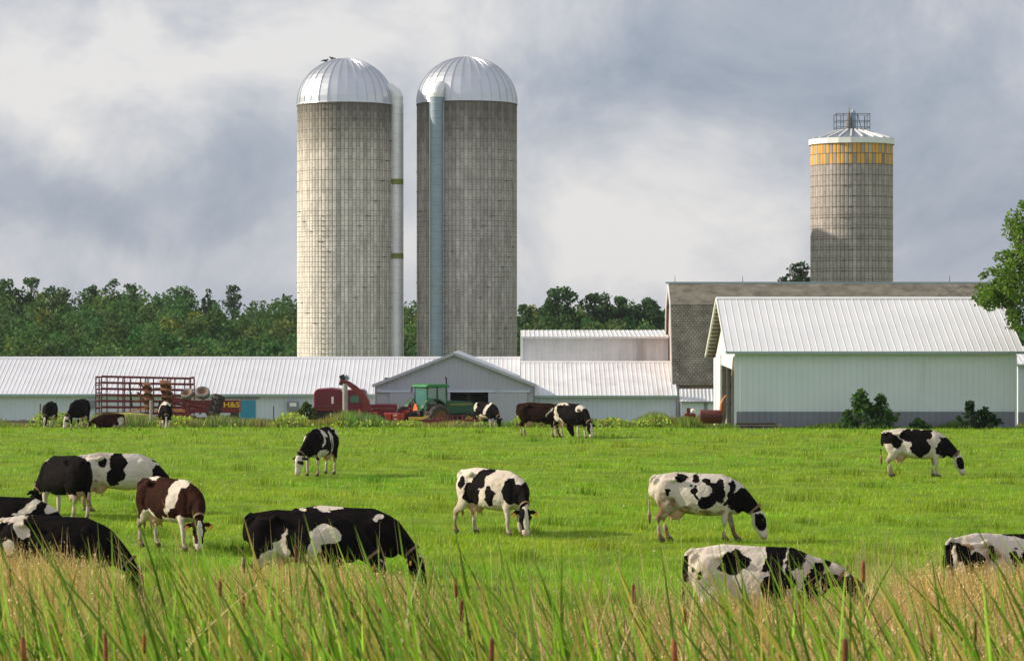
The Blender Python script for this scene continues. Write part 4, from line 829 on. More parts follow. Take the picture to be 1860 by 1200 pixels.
def truck():
    s = 30.3; y = SY(s); g = gzf(-10, y); Q = lambda px, py: P(px, py, s); z = lambda py: Q(0, py).z; x = lambda px: Q(px, 0).x
    t = thing('sleeper_truck', 'maroon long nosed truck with tall sleeper box, parked by the barn', 'truck', (x(645), y, g)); D = 2.2
    m = MB(); m.prism([(x(570), z(748)), (x(622), z(748)), (x(622), z(711)), (x(618), z(706.5)), (x(600), z(704.5)), (x(576), z(706)), (x(570), z(712))], 'y', y, y + D); sl = m.build('sleeper', M['maroon'], t, bevel=.08)
    m = MB(); m.box((x(602), y - .02, z(733)), (x(606), y - .003, z(720))); m.build('window', M['trim'], sl)
    m = MB(); m.box((x(569.5), y - .022, z(738)), (x(622), y - .004, z(737))); m.box((x(569.5), y - .022, z(744)), (x(622), y - .004, z(743))); m.build('stripe', M['rust'], sl)
    m = MB(); m.box((x(596), y - .03, z(764)), (x(596) + .02, y - .024, z(716))); m.box((x(615), y - .03, z(764)), (x(615) + .02, y - .024, z(716))); m.build('door_outline', M['cage_red'], sl)
    m = MB(); m.box((x(570), y + .05, z(770)), (x(624), y + D - .05, z(748) - .004)); m.box((x(624.1), y + .15, z(770)), (x(720), y + D - .15, z(756))); m.build('skirt', M['black'], t)
    m = MB(); m.prism([(x(628), z(756)), (x(669), z(756)), (x(669), z(730)), (x(663), z(710)), (x(657), z(707)), (x(630), z(708)), (x(628), z(712))], 'y', y + .1, y + D - .1); cab = m.build('cab', M['maroon'], t, bevel=.06)
    m = MB(); m.prism([(x(636), z(731)), (x(652), z(731)), (x(652), z(718)), (x(640), z(718)), (x(636), z(721))], 'y', y + .07, y + .096); m.build('window', M['glass'], cab)
    m = MB(); m.prism([(x(656), z(731)), (x(667.5), z(731)), (x(662.5), z(712)), (x(656), z(712))], 'y', y + .06, y + .096); m.build('windscreen', M['glassb'], cab)
    m = MB(); m.prism([(x(669.3), z(756)), (x(721), z(756)), (x(721), z(737)), (x(717), z(734)), (x(669.3), z(734))], 'y', y + .2, y + D - .2); ho = m.build('hood', M['maroon'], t, bevel=.05)
    m = MB(); m.box((x(672), y + .17, z(743)), (x(716), y + .196, z(740.5))); m.build('trim_strip', M['rust'], ho)
    m = MB(); m.box((x(721.2), y + .35, z(754)), (x(724), y + D - .35, z(736))); m.build('grille', M['chrome'], t)
    for px in (601, 636): m = MB(); p = Q(px, 752); m.cyl((p.x, y - .05, p.z), (p.x, y + .04, p.z), .09); m.build('light', M['chrome'], t)
    for px in (585, 612, 705):
        for yy in (.35, D - .35): wheel(t, x(px) - t.location.x, yy, .45, .45, .28, M['rubber'], M['chrome'])
truck()
def harvester():
    s = 31.2; y = SY(s); g = gzf(-8, y); Q = lambda px, py, dy=0: P(px, py, s) + Vector((0, dy, 0))
    t = thing('forage_harvester', 'red forage harvester with arched discharge spout in front of the truck', 'farm implement', (Q(668, 0).x, y, g))
    m = MB(); pts = [(619, 692), (633, 696), (645, 705), (656, 716), (664, 730), (668, 746)]; wd = [.16, .22, .27, .31, .35, .36]
    V = []; 
    for (px, py), w in zip(pts, wd):
        c = Q(px, py); i = pts.index((px, py)); a = Q(*pts[max(0, i - 1)]); b = Q(*pts[min(5, i + 1)]); d = (b - a).normalized(); n = Vector((d.z, 0, -d.x)); 
        V += [c + n * w * .6 + Vector((0, -.18, 0)), c - n * w * .6 + Vector((0, -.18, 0)), c - n * w * .6 + Vector((0, .18, 0)), c + n * w * .6 + Vector((0, .18, 0))]
    m.add(V, [(4 * i + k, 4 * i + (k + 1) % 4, 4 * i + 4 + (k + 1) % 4, 4 * i + 4 + k) for i in range(5) for k in range(4)] + [(3, 2, 1, 0), (20, 21, 22, 23)]); m.build('spout', M['red'], t)
    m = MB(); m.bar(Q(617, 693), Q(631, 697), .04, .36); m.bar(Q(620, 681), Q(624, 690), .1, .3); m.build('deflector', M['black'], t)
    m = MB(); m.bar(Q(626, 683), Q(632, 690), .08, .3); m.build('deflector', M['chute_blue'], t)
    m = MB(); m.box(Q(652, 766), Q(684, 749) + Vector((0, 1.2, 0))); m.prism([(Q(652, 0).x, Q(0, 745).z), (Q(676, 0).x, Q(0, 745).z), (Q(668, 0).x, Q(0, 738).z), (Q(660, 0).x, Q(0, 738).z)], 'y', y + .1, y + 1.1); m.build('body', M['red'], t)
    m = MB()
    for a, b in (((662, 752), (664, 776)), ((670, 750), (668, 778)), ((676, 752), (678, 770)), ((660, 764), (680, 764)), ((684, 748), (680, 768))): m.bar(Q(*a, -.4), Q(*b, -.4), .12, .14)
    m.build('header', M['bright_red'], t)
    m = MB(); m.prism([(Q(650, 0).x, Q(0, 749).z), (Q(655, 0).x, Q(0, 749).z), (Q(653, 0).x, Q(0, 742).z), (Q(652, 0).x, Q(0, 742).z)], 'y', y - .06, y - .03); m.build('warning_triangle', M['sign'], t)
    for xx in (-.3, .6): wheel(t, xx, -.1, .4, .4, .3, M['rubber'], M['rust'])
    # mower conditioner
    t = thing('mower', 'bright orange red mower unit between harvester and tractor', 'farm implement', (Q(718, 0).x, y - .8, g))
    X = lambda px: Q(px, 0).x; Z = lambda py: Q(0, py).z
    m = MB(); m.prism([(X(698), Z(750)), (X(712), Z(750)), (X(711), Z(770)), (X(704), Z(768))], 'y', y - .9, y + .5); m.prism([(X(713), Z(750)), (X(727), Z(750)), (X(727), Z(768)), (X(714), Z(766))], 'y', y - .9, y + .5); m.prism([(X(728), Z(751)), (X(735), Z(749)), (X(733), Z(771)), (X(729), Z(771))], 'y', y - .9, y + .5)
    m.build('housing', M['bright_red'], t)
    m = MB(); m.bar(Q(736, 747, -.5), Q(748, 745, -.5), .14); m.bar(Q(746, 733, -.5), Q(747, 748, -.5), .14); m.bar(Q(743, 737, -.5), Q(748, 737, -.5), .14); m.build('linkage', M['bright_red'], t)
    m = MB(); m.box((X(716), y - .93, Z(754)), (X(722), y - .905, Z(752))); m.box((X(717), y - .93, Z(761)), (X(722), y - .905, Z(759))); m.build('sticker', M['trim'], t)
    wheel(t, Q(733, 0).x - t.location.x, 1.2, .85, .45, .25, M['rubber'], M['red'])
    # rake
    s2 = 31.8; y2 = SY(s2); Q2 = lambda px, py, dy=0: P(px, py, s2) + Vector((0, dy, 0))
    t = thing('field_rake', 'low red field rake with a yellow plank lying before the tractor', 'farm implement', (Q2(805, 0).x, y2, gzf(-4, y2)))
    m = MB(); m.bar(Q2(742, 764), Q2(868, 763), .1, .12); m.bar(Q2(748, 768, .5), Q2(806, 768, .5), .1, .12)
    for px in range(750, 866, 9): m.bar(Q2(px, 763), Q2(px + 4, 771, -.3), .05); m.bar(Q2(px, 757, .3), Q2(px, 765, .1), .05)
    m.bar(Q2(798, 756, .3), Q2(845, 755, .3), .05); m.build('frame', M['red'], t)
    m = MB(); m.add([Q2(742, 762, -.1), Q2(742, 757, -.1), Q2(768, 757, -.1), Q2(777, 753.5, -.1), Q2(777, 758, -.1), Q2(766, 762, -.1)] + [Q2(742, 762, .1), Q2(742, 757, .1), Q2(768, 757, .1), Q2(777, 753.5, .1), Q2(777, 758, .1), Q2(766, 762, .1)],
                [(0, 1, 2, 3, 4, 5), (11, 10, 9, 8, 7, 6)] + [(i, 6 + i, 6 + (i + 1) % 6, (i + 1) % 6) for i in range(6)]); m.build('plank', M['yellow'], t)
harvester()
def yard_bits():
    s = 32.0; y = SY(s); p = P(627, 0, s); g = gzf(p.x, y); m = MB(); m.cyl((0, 0, -.3), (0, 0, CAMZ - (697 - HOR) / s - g), .16, .14, 12); o = m.build('wooden_post', M['pole'], None, smooth=False); o.location = (p.x, y, g); tag(o, 'thick weathered grey post in front of the maroon truck', 'post')
    p = P(497, 0, s); g = gzf(p.x, y); m = MB(); m.cyl((0, 0, -.3), (0, 0, CAMZ - (737 - HOR) / s - g), .03); o = m.build('fence_post', M['black'], None); o.location = (p.x, y, g); tag(o, 'thin dark fence stake before the long barn wall', 'post')
    p = P(281, 0, s + 1); y1 = SY(s + 1); g = gzf(p.x, y1); m = MB(); m.cyl((0, 0, -.3), (0, 0, CAMZ - (727 - HOR) / (s + 1) - g), .08); o = m.build('wooden_post', M['pole'], None); o.location = (p.x - .2, y1, g); tag(o, 'slim grey post beside the rusty cultivator', 'post')
    p = P(73, 0, s); g = gzf(p.x, y); m = MB(); m.cyl((0, 0, -.3), (0, 0, CAMZ - (733 - HOR) / s - g), .07); o = m.build('wooden_post', M['stud'], None); o.location = (p.x, y, g); tag(o, 'short dark post beside the leftmost cow by the long barn', 'post')
    # heaps of dark earth at the foot of the long barn
    for i, (px, w, lab) in enumerate(((45, 1.1, 'low dark dirt heap by the barn wall at far left'), (15, .8, 'small dark clod heap at the left picture edge'), (492, .8, 'dark log lying by the thin stake'), (455, .6, 'small earth heap before the blue door'))):
        x = (px - 930) / s; m = MB(); m.ell((0, 0, 0), (w, .5, .28), 14, 8); V = np.array(m.v); V += .06 * noise3(V, i, 6)[:, None]; m.v = [tuple(v) for v in V]
        o = m.build('dirt_heap', M['mud'], None, smooth=True); o.location = (x, y, gzf(x, y) + .45); tag(o, lab, 'dirt heap', 'dirt heaps along the long barn'); o.location.z -= .25
    # right side clutter
    s = 35.0; y = SY(s); g = gzf(10, y); Q = lambda px, py, dy=0: P(px, py, s) + Vector((0, dy, 0))
    t = thing('trough', 'burgundy round bottomed trough left of the open shed bay', 'trough', (Q(1290, 0).x, y, g))
    r_ = .36; a, b = Q(1272, 756), Q(1311, 757); m = MB(); m.lathe([(r_ * .5, -.02), (r_, 0), (r_, (b - a).length), (r_ * .5, (b - a).length + .02)], 20, a, (b - a)); m.build('body', mat('burgundy_tank', (.13, .025, .025), .5), t, smooth=False)
    m = MB(); m.bar(Q(1272, 749, .2), Q(1311, 748, .2), .06, .2); m.build('rim', M['rust'], t)
    m = MB(); m.bar(Q(1278, 762), Q(1278, 776), .08); m.bar(Q(1305, 762), Q(1305, 776), .08); m.build('leg', M['rust'], t)
    t = thing('feeder', 'small red machine with white knob beside the burgundy trough', 'farm implement', (Q(1257, 0).x, y + 1, g)); m = MB(); m.box(Q(1246, 770, 1), Q(1266, 752, 1.4)); m.box(Q(1250, 752, 1.1), Q(1256, 742, 1.3)); m.build('body', M['red'], t); m = MB(); m.ell(Q(1261, 747, 1.1), (.12, .12, .12)); m.bar(Q(1261, 757, 1.15), Q(1261, 748, 1.15), .05); m.build('knob', M['trim'], t)
    pts = [Q(1311, 752, .2), Q(1310, 742, .2), Q(1311, 733, .2), Q(1315, 724, .2), Q(1320, 718, .2)]; m = MB(); m.tube(pts, [.1, .09, .08, .06, .04], 8); o = m.build('curved_spout', M['orange'], None); tag(o, 'curved orange pipe rising by the open shed bay', 'pipe')
    m = MB(); m.bar(Q(1317, 771, -.5), Q(1323, 746, -.2), .12, .06); o = m.build('plank', M['pole'], None); tag(o, 'pale plank leaning at the open shed bay', 'plank')
    s = 38.0; y = SY(s); m = MB(); r = random.Random(3)
    t = thing('plank_pile', 'low pile of mossy dark planks at the foot of the shed wall', 'plank pile', (P(1380, 0, s).x, y, gzf(12, y)))
    for k in range(4):
        m = MB(); x0_ = P(1339, 0, s).x + r.uniform(-.05, .2); x1_ = P(1421, 0, s).x - r.uniform(0, .4); z = gzf(12, y) + .02 + .075 * k; m.box((x0_, y - .25 + .03 * k, z), (x1_, y + .3 - .05 * k, z + .065)); m.build('plank', M['mud'] if k % 2 else M['stud'], t)
yard_bits()
# ------------------------------------------------------------------ cows
def loft(mb, pts, a, b, side=(0, 1, 0), n=16, pear=0.0, capk=.55):
    pts = [Vector(p) for p in pts]; side = Vector(side); V = []; m = len(pts)
    rings = []
    for i, p in enumerate(pts):
        d = (pts[min(i + 1, m - 1)] - pts[max(i - 1, 0)]).normalized(); s_ = (side - d * side.dot(d)).normalized(); u = d.cross(s_)
        if u.z < 0 and abs(u.z) > .01: u = -u
        rings.append((p, s_, u, a[i], b[i], d))
    ext = [(rings[0][0] - rings[0][5] * min(a[0], b[0]) * .45,) + rings[0][1:3] + (a[0] * capk, b[0] * capk, 0)] + rings + [(rings[-1][0] + rings[-1][5] * min(a[-1], b[-1]) * .45,) + rings[-1][1:3] + (a[-1] * capk, b[-1] * capk, 0)]
    for p, s_, u, aa, bb, _ in ext:
        for k in range(n):
            t = 2 * math.pi * k / n; c, s2 = math.cos(t), math.sin(t)
            V.append(p + u * (bb * c) + s_ * (aa * s2 * (1 - pear * c)))
    R_ = len(ext); Fc = [(j * n + k, j * n + (k + 1) % n, (j + 1) * n + (k + 1) % n, (j + 1) * n + k) for j in range(R_ - 1) for k in range(n)]
    Fc += [tuple(range(n))[::-1], tuple(range((R_ - 1) * n, R_ * n))]
    mb.add(V, Fc)
def cow_body(pose):
    """returns (vertices-built MB, head frame) for a cow facing +x, hooves at z=0"""
    mb = MB(); turn = R(pose.get('turn', 0)); lift = pose.get('lift', 0)
    S = [(-1.02, 1.30, 1.06, .09), (-.97, 1.37, .90, .17), (-.86, 1.41, .80, .22), (-.70, 1.43, .72, .235), (-.52, 1.44, .65, .25), (-.30, 1.415, .58, .30), (-.08, 1.40, .535, .345), (.14, 1.39, .52, .35), (.34, 1.375, .53, .315), (.50, 1.35, .56, .265), (.66, 1.285, .60, .215), (.80, 1.19, .66, .165), (.88, 1.08, .72, .12)]
    loft(mb, [(x, 0, (t + b) / 2) for x, t, b, w in S], [w for *_, w in S], [(t - b) / 2 for x, t, b, w in S], pear=.27, n=22)
    # topline ridge, hooks, pins, shoulders, thighs
    loft(mb, [(-.95, 0, 1.33), (-.55, 0, 1.385), (0, 0, 1.35), (.40, 0, 1.335), (.62, 0, 1.26)], [.05, .07, .06, .06, .05], [.05, .06, .06, .07, .05])
    for sg in (-1, 1):
        mb.ell((-.52, sg * .225, 1.31), (.085, .055, .06)); mb.ell((-.96, sg * .11, 1.24), (.08, .05, .09))
        loft(mb, [(-.5, sg * .22, 1.3), (-.72, sg * .19, 1.26), (-.95, sg * .11, 1.22)], [.03, .035, .03], [.04, .05, .05])
        mb.ell((.50, sg * .165, .94), (.20, .12, .34), M=Matrix.Rotation(R(-12), 3, 'Y')); mb.ell((-.76, sg * .155, .97), (.23, .13, .34))
        mb.ell((.72, sg * .12, .85), (.12, .10, .16)); mb.ell((-.10, sg * .17, .80), (.42, .17, .22))
    # brisket, udder
    mb.ell((.70, 0, .70), (.16, .09, .15))
    if pose.get('udder', 1):
        mb.ell((-.56, 0, .61), (.21, .15, .17)); mb.ell((-.67, 0, .66), (.14, .12, .17))
        for sx in (-.64, -.48):
            for sg in (-1, 1): mb.cyl((sx, sg * .08, .46), (sx, sg * .085, .37), .024, .018, 8)
    lg = pose.get('legs', (0, 0, 0, 0))
    if not pose.get('lying'):
        for (sg, dx) in ((-1, lg[0]), (1, lg[1])):   # front
            loft(mb, [(.50, sg * .17, 1.0), (.46 + dx * .15, sg * .18, .72), (.49 + dx * .5, sg * .16, .42), (.48 + dx * .85, sg * .155, .16), (.52 + dx, sg * .155, .045)], [.10, .078, .052, .038, .048], [.17, .11, .064, .046, .064])
            mb.ell((.49 + dx * .5, sg * .16, .41), (.058, .052, .065)); mb.ell((.485 + dx * .88, sg * .155, .13), (.046, .044, .05)); loft(mb, [(.52 + dx, sg * .155, .07), (.55 + dx, sg * .155, .005)], [.048, .058], [.058, .075])
        for (sg, dx) in ((-1, lg[2]), (1, lg[3])):   # hind
            loft(mb, [(-.74, sg * .17, 1.02), (-.66 + dx * .1, sg * .19, .78), (-.80 + dx * .35, sg * .165, .58), (-.90 + dx * .6, sg * .15, .47), (-.865 + dx * .85, sg * .15, .30), (-.85 + dx * .95, sg * .15, .15), (-.81 + dx, sg * .15, .045)], [.12, .108, .068, .050, .041, .040, .048], [.25, .20, .115, .072, .052, .048, .064])
            mb.ell((-.905 + dx * .6, sg * .15, .48), (.062, .042, .06)); mb.ell((-.85 + dx * .95, sg * .15, .13), (.046, .044, .05)); loft(mb, [(-.81 + dx, sg * .15, .07), (-.78 + dx, sg * .15, .005)], [.048, .058], [.058, .075])
    else:
        for sg in (-1, 1):
            loft(mb, [(.5, sg * .2, .75), (.62, sg * .26, .56), (.85, sg * .26, .50), (.62, sg * .25, .46)], [.09, .07, .05, .045], [.13, .09, .06, .05]); loft(mb, [(-.74, sg * .2, .8), (-.45, sg * .34, .56), (-.8, sg * .36, .50), (-.45, sg * .38, .48)], [.13, .10, .06, .045], [.2, .13, .07, .05])
    # tail
    tx = pose.get('tail', 0.0)
    tl = [(-.96, 0, 1.36), (-1.06, .0, 1.30), (-1.10, tx * .2, 1.05), (-1.11, tx * .5, .80), (-1.10, tx * .8, .62)]
    loft(mb, tl, [.04, .034, .026, .023, .022], [.05, .034, .026, .023, .022], n=10); loft(mb, [(-1.10, tx * .8, .64), (-1.10, tx, .5), (-1.09, tx * 1.1, .34)], [.028, .045, .018], [.028, .05, .018], n=10)
    # neck and head, turned to one side
    def T(p):
        p = Vector(p); k = max(0, min(1, (p.x - .62) / .5)); a = turn * k; d = p - Vector((.62, 0, 0)); c, s_ = math.cos(a), math.sin(a)
        return Vector((.62 + d.x * c - d.y * s_, d.x * s_ + d.y * c, p.z + lift * k))
    h0 = Vector((1.17, 0, .60)); hang = pose.get('nose', 74); hd = Vector((math.cos(R(hang)), 0, -math.sin(R(hang)))); L = .53
    neck = [(.50, 0, 1.04), (.68, 0, .97), (.86, 0, .85), (1.02, 0, .72), (1.13, 0, .61)]
    P_ = [T(p) for p in neck]; side = Vector((math.sin(-turn * .7), math.cos(turn * .7), 0))
    loft(mb, P_, [.19, .15, .115, .095, .085], [.30, .27, .215, .165, .125], side, pear=-.05)
    full = Matrix.Rotation(turn * 1.15, 3, 'Z'); H0 = T(h0); Hd = full @ hd; Hs = full @ Vector((0, 1, 0)); Hf = Hs.cross(Hd)   # front of the face
    if Hf.dot(full @ Vector((1, 0, 0))) < 0: Hf = -Hf
    hp = [(-.03, .075, .085, 0), (.06, .112, .13, .0), (.15, .122, .155, -.02), (.25, .10, .15, -.025), (.35, .078, .115, -.01), (.45, .083, .095, .0), (.52, .08, .078, 0), (.555, .055, .055, 0)]
    loft(mb, [H0 + Hd * t + Hf * o for t, a, b, o in hp], [a for t, a, b, o in hp], [b for t, a, b, o in hp], Hs, n=18)
    mb.ell(H0 + Hd * .0 + Hf * .02, (.07, .07, .06))
    for sg in (-1, 1):
        mb.ell(H0 + Hd * .17 + Hs * sg * .092 + Hf * .045, (.04, .04, .045)); mb.ell(H0 + Hd * .2 + Hs * sg * .07 - Hf * .07, (.06, .05, .08))
        e0 = H0 + Hd * .04 + Hs * sg * .09 - Hf * .01; e1 = e0 + Hs * sg * .10 + Hd * .0 - Hf * .03; e2 = e0 + Hs * sg * .20 + Hd * .05 - Hf * .04
        loft(mb, [e0, e1, e2], [.03, .062, .022], [.026, .026, .020], Hd, n=10)
    return mb, (H0, Hd, Hs, Hf, L, T)
def finish_cow(mb, name, mats, coat, hf, opts, voxel=.021):
    me = bpy.data.meshes.new('tmp'); me.from_pydata([tuple(v) for v in mb.v], [], mb.f); me.update()
    o = bpy.data.objects.new('tmp', me); COL.objects.link(o)
    r = o.modifiers.new('r', 'REMESH'); r.mode = 'VOXEL'; r.voxel_size = voxel
    s = o.modifiers.new('s', 'SMOOTH'); s.factor = .5; s.iterations = 4
    dg = bpy.context.evaluated_depsgraph_get(); m2 = bpy.data.meshes.new_from_object(o.evaluated_get(dg)); bpy.data.objects.remove(o); bpy.data.meshes.remove(me)
    n = len(m2.vertices); V = np.empty(n * 3, dtype=np.float32); m2.vertices.foreach_get('co', V); V = V.reshape(-1, 3).astype(float)
    seed = opts['seed']; x, y, z = V.T
    q = x + .055 * noise3(V, seed, 6) + .03 * noise3(V, seed + 3, 15) + .012 * noise3(V, seed + 2, 37); w = z + .055 * noise3(V, seed + 9, 6) + .03 * noise3(V, seed + 5, 15) + .012 * noise3(V, seed + 1, 41)
    Fv = np.full(n, .3 if opts.get('base', 'w') == 'b' else -.3)
    for op in coat:
        sg, cx, cz, rx, rz = op[:5]; rot = R(op[5]) if len(op) > 5 else 0
        dx = q - cx; dz = w - cz; c_, s_ = math.cos(rot), math.sin(rot); u = (dx * c_ + dz * s_) / rx; v = (-dx * s_ + dz * c_) / rz
        e = (1 - np.sqrt(u * u + v * v)) * min(rx, rz)
        if len(op) > 6:   # one side only
            e = np.where(y * op[6] > 0, e, -.3)
        Fv = np.maximum(Fv, e) if sg == '+' else np.minimum(Fv, -e)
    # legs below the knee
    H0, Hd, Hs, Hf, L, T = hf; d = V - np.array(H0); h = d @ np.array(Hd); l = d @ np.array(Hs); f = d @ np.array(Hf)
    ishead = (h > -.03) & (h < .6) & (np.abs(l) < .33) & (np.abs(f) < .2) & (x > .75)
    if opts.get('legs_white', True):
        lw = opts.get('leg_top', .48); Fv = np.where(ishead, Fv, np.minimum(Fv, (w - lw) * 1.0))
    hb = opts.get('head', 'blaze')
    bz = .045 + .015 * np.sin(h * 14 + seed)
    if hb == 'blaze': hv = np.maximum(np.abs(l) - bz, .02 - f); hv = np.minimum(hv, .43 - h)
    elif hb == 'black': hv = np.where(np.abs(l) + np.abs(h - .02) < .05, -.02, .1)
    elif hb == 'white': hv = np.maximum(.055 - np.hypot(h - .18, np.abs(l) - .1) , -.1)
    elif hb == 'patch': hv = .10 - np.sqrt(((h - .20) / 1.9) ** 2 + ((np.abs(l) - .08)) ** 2 + ((f - .02) / 1.3) ** 2)
    ear = (np.abs(l) > .125) & (h < .2)
    hv = np.where(ear, .1, hv); Fv = np.where(ishead, hv, Fv)
    tailtip = (x < -1.05) & (z < .66); 
    Fv = np.where((x < -1.04) & (z > .66) & (z < 1.28), opts.get('tailc', .1), Fv)
    Fv = np.where(tailtip, -.1, Fv)
    dirt = np.clip((.62 - z) * 1.2, 0, .55) * opts.get('dirty', 1) + np.clip((-.72 - x) * 2.2, 0, .75) * np.clip((1.05 - z) * 2, 0, 1) * opts.get('dirty', 1)
    dirt += np.where(tailtip, .9, 0) + np.clip(.10 + .35 * noise3(V, seed, 4), 0, .4)
    for cx, cz, rx, rz in opts.get('mud', ()):
        e = 1 - np.sqrt(((q - cx) / rx) ** 2 + ((w - cz) / rz) ** 2); dirt = np.maximum(dirt, np.clip(e * 4 + .3, 0, 1) * 1.0)
    dirt = np.where(ishead, .05, dirt)
    ud = (((x + .58) / .30) ** 2 + (y / .2) ** 2 + ((z - .53) / .19) ** 2) < 1
    pink = np.where(ud, .8, 0) ; pink = np.where(ishead & (h > .49), .55, pink)
    hoof = np.where((z < .075) & ~ishead, 1.0, 0.0)
    Fv = np.where(ud, np.minimum(Fv, -.05), Fv)
    for nm, a in (('coat', Fv), ('dirt', np.clip(dirt, 0, 1)), ('pink', pink), ('hoof', hoof)):
        at = m2.attributes.new(nm, 'FLOAT', 'POINT'); at.data.foreach_set('value', a.astype(np.float32))
    m2.materials.clear(); m2.materials.append(mats); m2.polygons.foreach_set('use_smooth', [True] * len(m2.polygons)); m2.name = name
    return m2
def cow(px, s, yaw, label, pose, coat, m='cow_black', scale=1.0, detail=True, dz=0, **opts):
    """px: photo column of the body centre (x=-.1 local)"""
    y = SY(s); x = (px - 930) / s; g = gzf(x, y)
    opts.setdefault('seed', px * .137)
    mb, hf = cow_body(pose); me = finish_cow(mb, 'body', M[m], coat, hf, opts, .021 if detail else .026)
    t = thing('cow', label, 'cow', (x, y, g - (.45 * scale if pose.get('lying') else .0) + dz), R(yaw), 'dairy cows grazing in the pasture'); t.scale = (scale,) * 3
    o = bpy.data.objects.new('body', me); COL.objects.link(o); o.parent = t
    H0, Hd, Hs, Hf, L, T = hf
    if opts.get('collar', True):
        c = T((1.10, 0, .68)); ax = (T((1.18, 0, .58)) - T((1.02, 0, .77))).normalized(); sd = Vector((-math.sin(R(pose.get('turn', 0))), math.cos(R(pose.get('turn', 0))), 0)); up = ax.cross(sd)
        m_ = MB(); V = []; n = 20
        for dd, k in ((-.022, 1.0), (-.022, 1.1), (.022, 1.1), (.022, 1.0)):
            for i in range(n):
                a = 2 * math.pi * i / n; V.append(c + ax * dd + sd * math.sin(a) * .100 * k + up * math.cos(a) * .150 * k)
        m_.add(V, [(j * n + i, j * n + (i + 1) % n, ((j + 1) % 4) * n + (i + 1) % n, ((j + 1) % 4) * n + i) for j in range(4) for i in range(n)]); m_.build('collar', M['collar'], t, world=False)
    if detail:
        for sg in (-1, 1):
            e = MB(); e.ell(H0 + Hd * .17 + Hs * sg * .118 + Hf * .055, (.024, .024, .024)); e.build('eye', M['eye'], t, world=False, smooth=True)
            if opts.get('tags', True):
                p = H0 + Hd * .10 + Hs * sg * .24 - Hf * .0; e = MB(); e.box((-.006, -.03, -.04), (.006, .03, .035), None, Matrix.Translation(p) @ Matrix.Rotation(R(pose.get('turn', 0)), 4, 'Z')); e.build('ear_tag', M['tag'], t, world=False)
    return t
W_ = dict
# --- middle distance
cow(1668, 61.0, -4, 'white cow with big black middle patch grazing alone nearest the pale green shed', W_(legs=(.06, -.06, -.02, .06), turn=0), [('+', -.93, 1.15, .22, .16), ('+', -.66, 1.02, .12, .2, 25), ('+', -.35, 1.22, .2, .2), ('+', .02, 1.1, .28, .36, 15), ('+', .03, .85, .27, .26), ('+', .22, 1.27, .2, .18), ('-', .32, 1.08, .06, .05), ('+', .72, .93, .26, .30), ('+', .95, .85, .3, .35), ('-', .62, 1.32, .24, .13), ('-', .52, 1.02, .07, .16)], head='patch', tags=False)
cow(1275, 87.0, -3, 'white cow with many black spots and muddy hind legs grazing right of centre', W_(legs=(-.04, .22, -.04, .12), tail=-.06, turn=-6, nose=76), [('+', -.42, 1.34, .10, .09), ('+', -.17, 1.28, .09, .10), ('+', -.14, 1.06, .09, .11), ('+', -.72, 1.06, .07, .10, -30), ('+', .12, 1.24, .12, .10, -20), ('+', .33, 1.06, .16, .25), ('+', .08, .83, .20, .13, 35), ('+', -.10, .90, .05, .06), ('+', .62, 1.16, .08, .12), ('+', .60, .92, .09, .22, -15), ('+', .78, .80, .22, .22), ('+', .95, .92, .22, .24), ('+', 1.1, .72, .2, .2), ('+', .45, .80, .06, .04, 20)], head='patch', dirty=2.2, mud=[(-.80, .80, .20, .30), (-.62, .74, .14, .2), (-.30, .66, .22, .12), (.2, .60, .3, .08), (-.85, .35, .12, .3)], tailc=-.1, tags=False)
cow(900, 84.0, -42, 'white cow with black patches, white face and orange ear tags in the pasture centre', W_(legs=(.02, .10, -.22, .10), turn=-30, nose=78, tail=.12), [('+', -.78, 1.10, .10, .15), ('+', -.25, 1.20, .22, .22, 50), ('+', -.45, .86, .22, .27, 25), ('+', -.05, 1.38, .12, .1), ('+', .12, .88, .12, .24, 15), ('+', .62, .98, .18, .30), ('+', .92, .88, .24, .3), ('-', .05, 1.2, .1, .1)], head='blaze')
cow(580, 60.5, -110, 'black cow with curved white streaks, grazing face on left of centre', W_(legs=(.02, -.04, .0, .05), turn=-14, nose=80), [('-', .12, 1.25, .16, .13, 35), ('-', .30, 1.02, .05, .22, 38), ('-', -.28, 1.0, .16, .30, 10), ('+', -.24, .95, .07, .16), ('-', .64, 1.12, .05, .13, 20, -1), ('-', .3, .62, .3, .14), ('-', -.85, 1.3, .2, .2)], base='b', head='white', tags=False)
cow(222, 75.0, 10, 'cream white cow with a large black side patch between two others at the left', W_(legs=(.05, .12, .08, -.06), tail=-.05), [('+', -1.0, 1.22, .12, .14), ('+', -.48, 1.20, .10, .09), ('+', -.10, 1.22, .20, .24), ('+', -.14, .86, .26, .20, 20), ('+', -.3, .98, .12, .08, 40), ('+', .85, 1.3, .14, .1), ('+', 1.0, .9, .3, .3)], head='blaze', dirty=1.6, tailc=-.1, mud=[(-.9, .95, .13, .30), (-.75, .62, .2, .2)])
cow(114, 77.5, 128, 'solid black cow with a small white shoulder spot, seen from behind at the left', W_(legs=(0, .08, 0, .1), tail=-.05, turn=0), [('-', .62, 1.33, .09, .09, 0)], base='b', head='black', leg_top=.55, tags=False, scale=1.05)
cow(315, 90.5, -45, 'brown and white cow grazing face on among three at the left', W_(legs=(.05, .02, -.05, .1), turn=-26, nose=79, tail=.1), [('-', .33, 1.20, .18, .34, -14), ('-', -.62, 1.42, .2, .06), ('-', .28, .9, .04, .2, -35), ('-', -.45, .62, .3, .14, -10), ('-', .2, .56, .3, .1), ('-', .52, .6, .12, .1)], 'cow_brown', base='b', head='blaze', leg_top=.62)
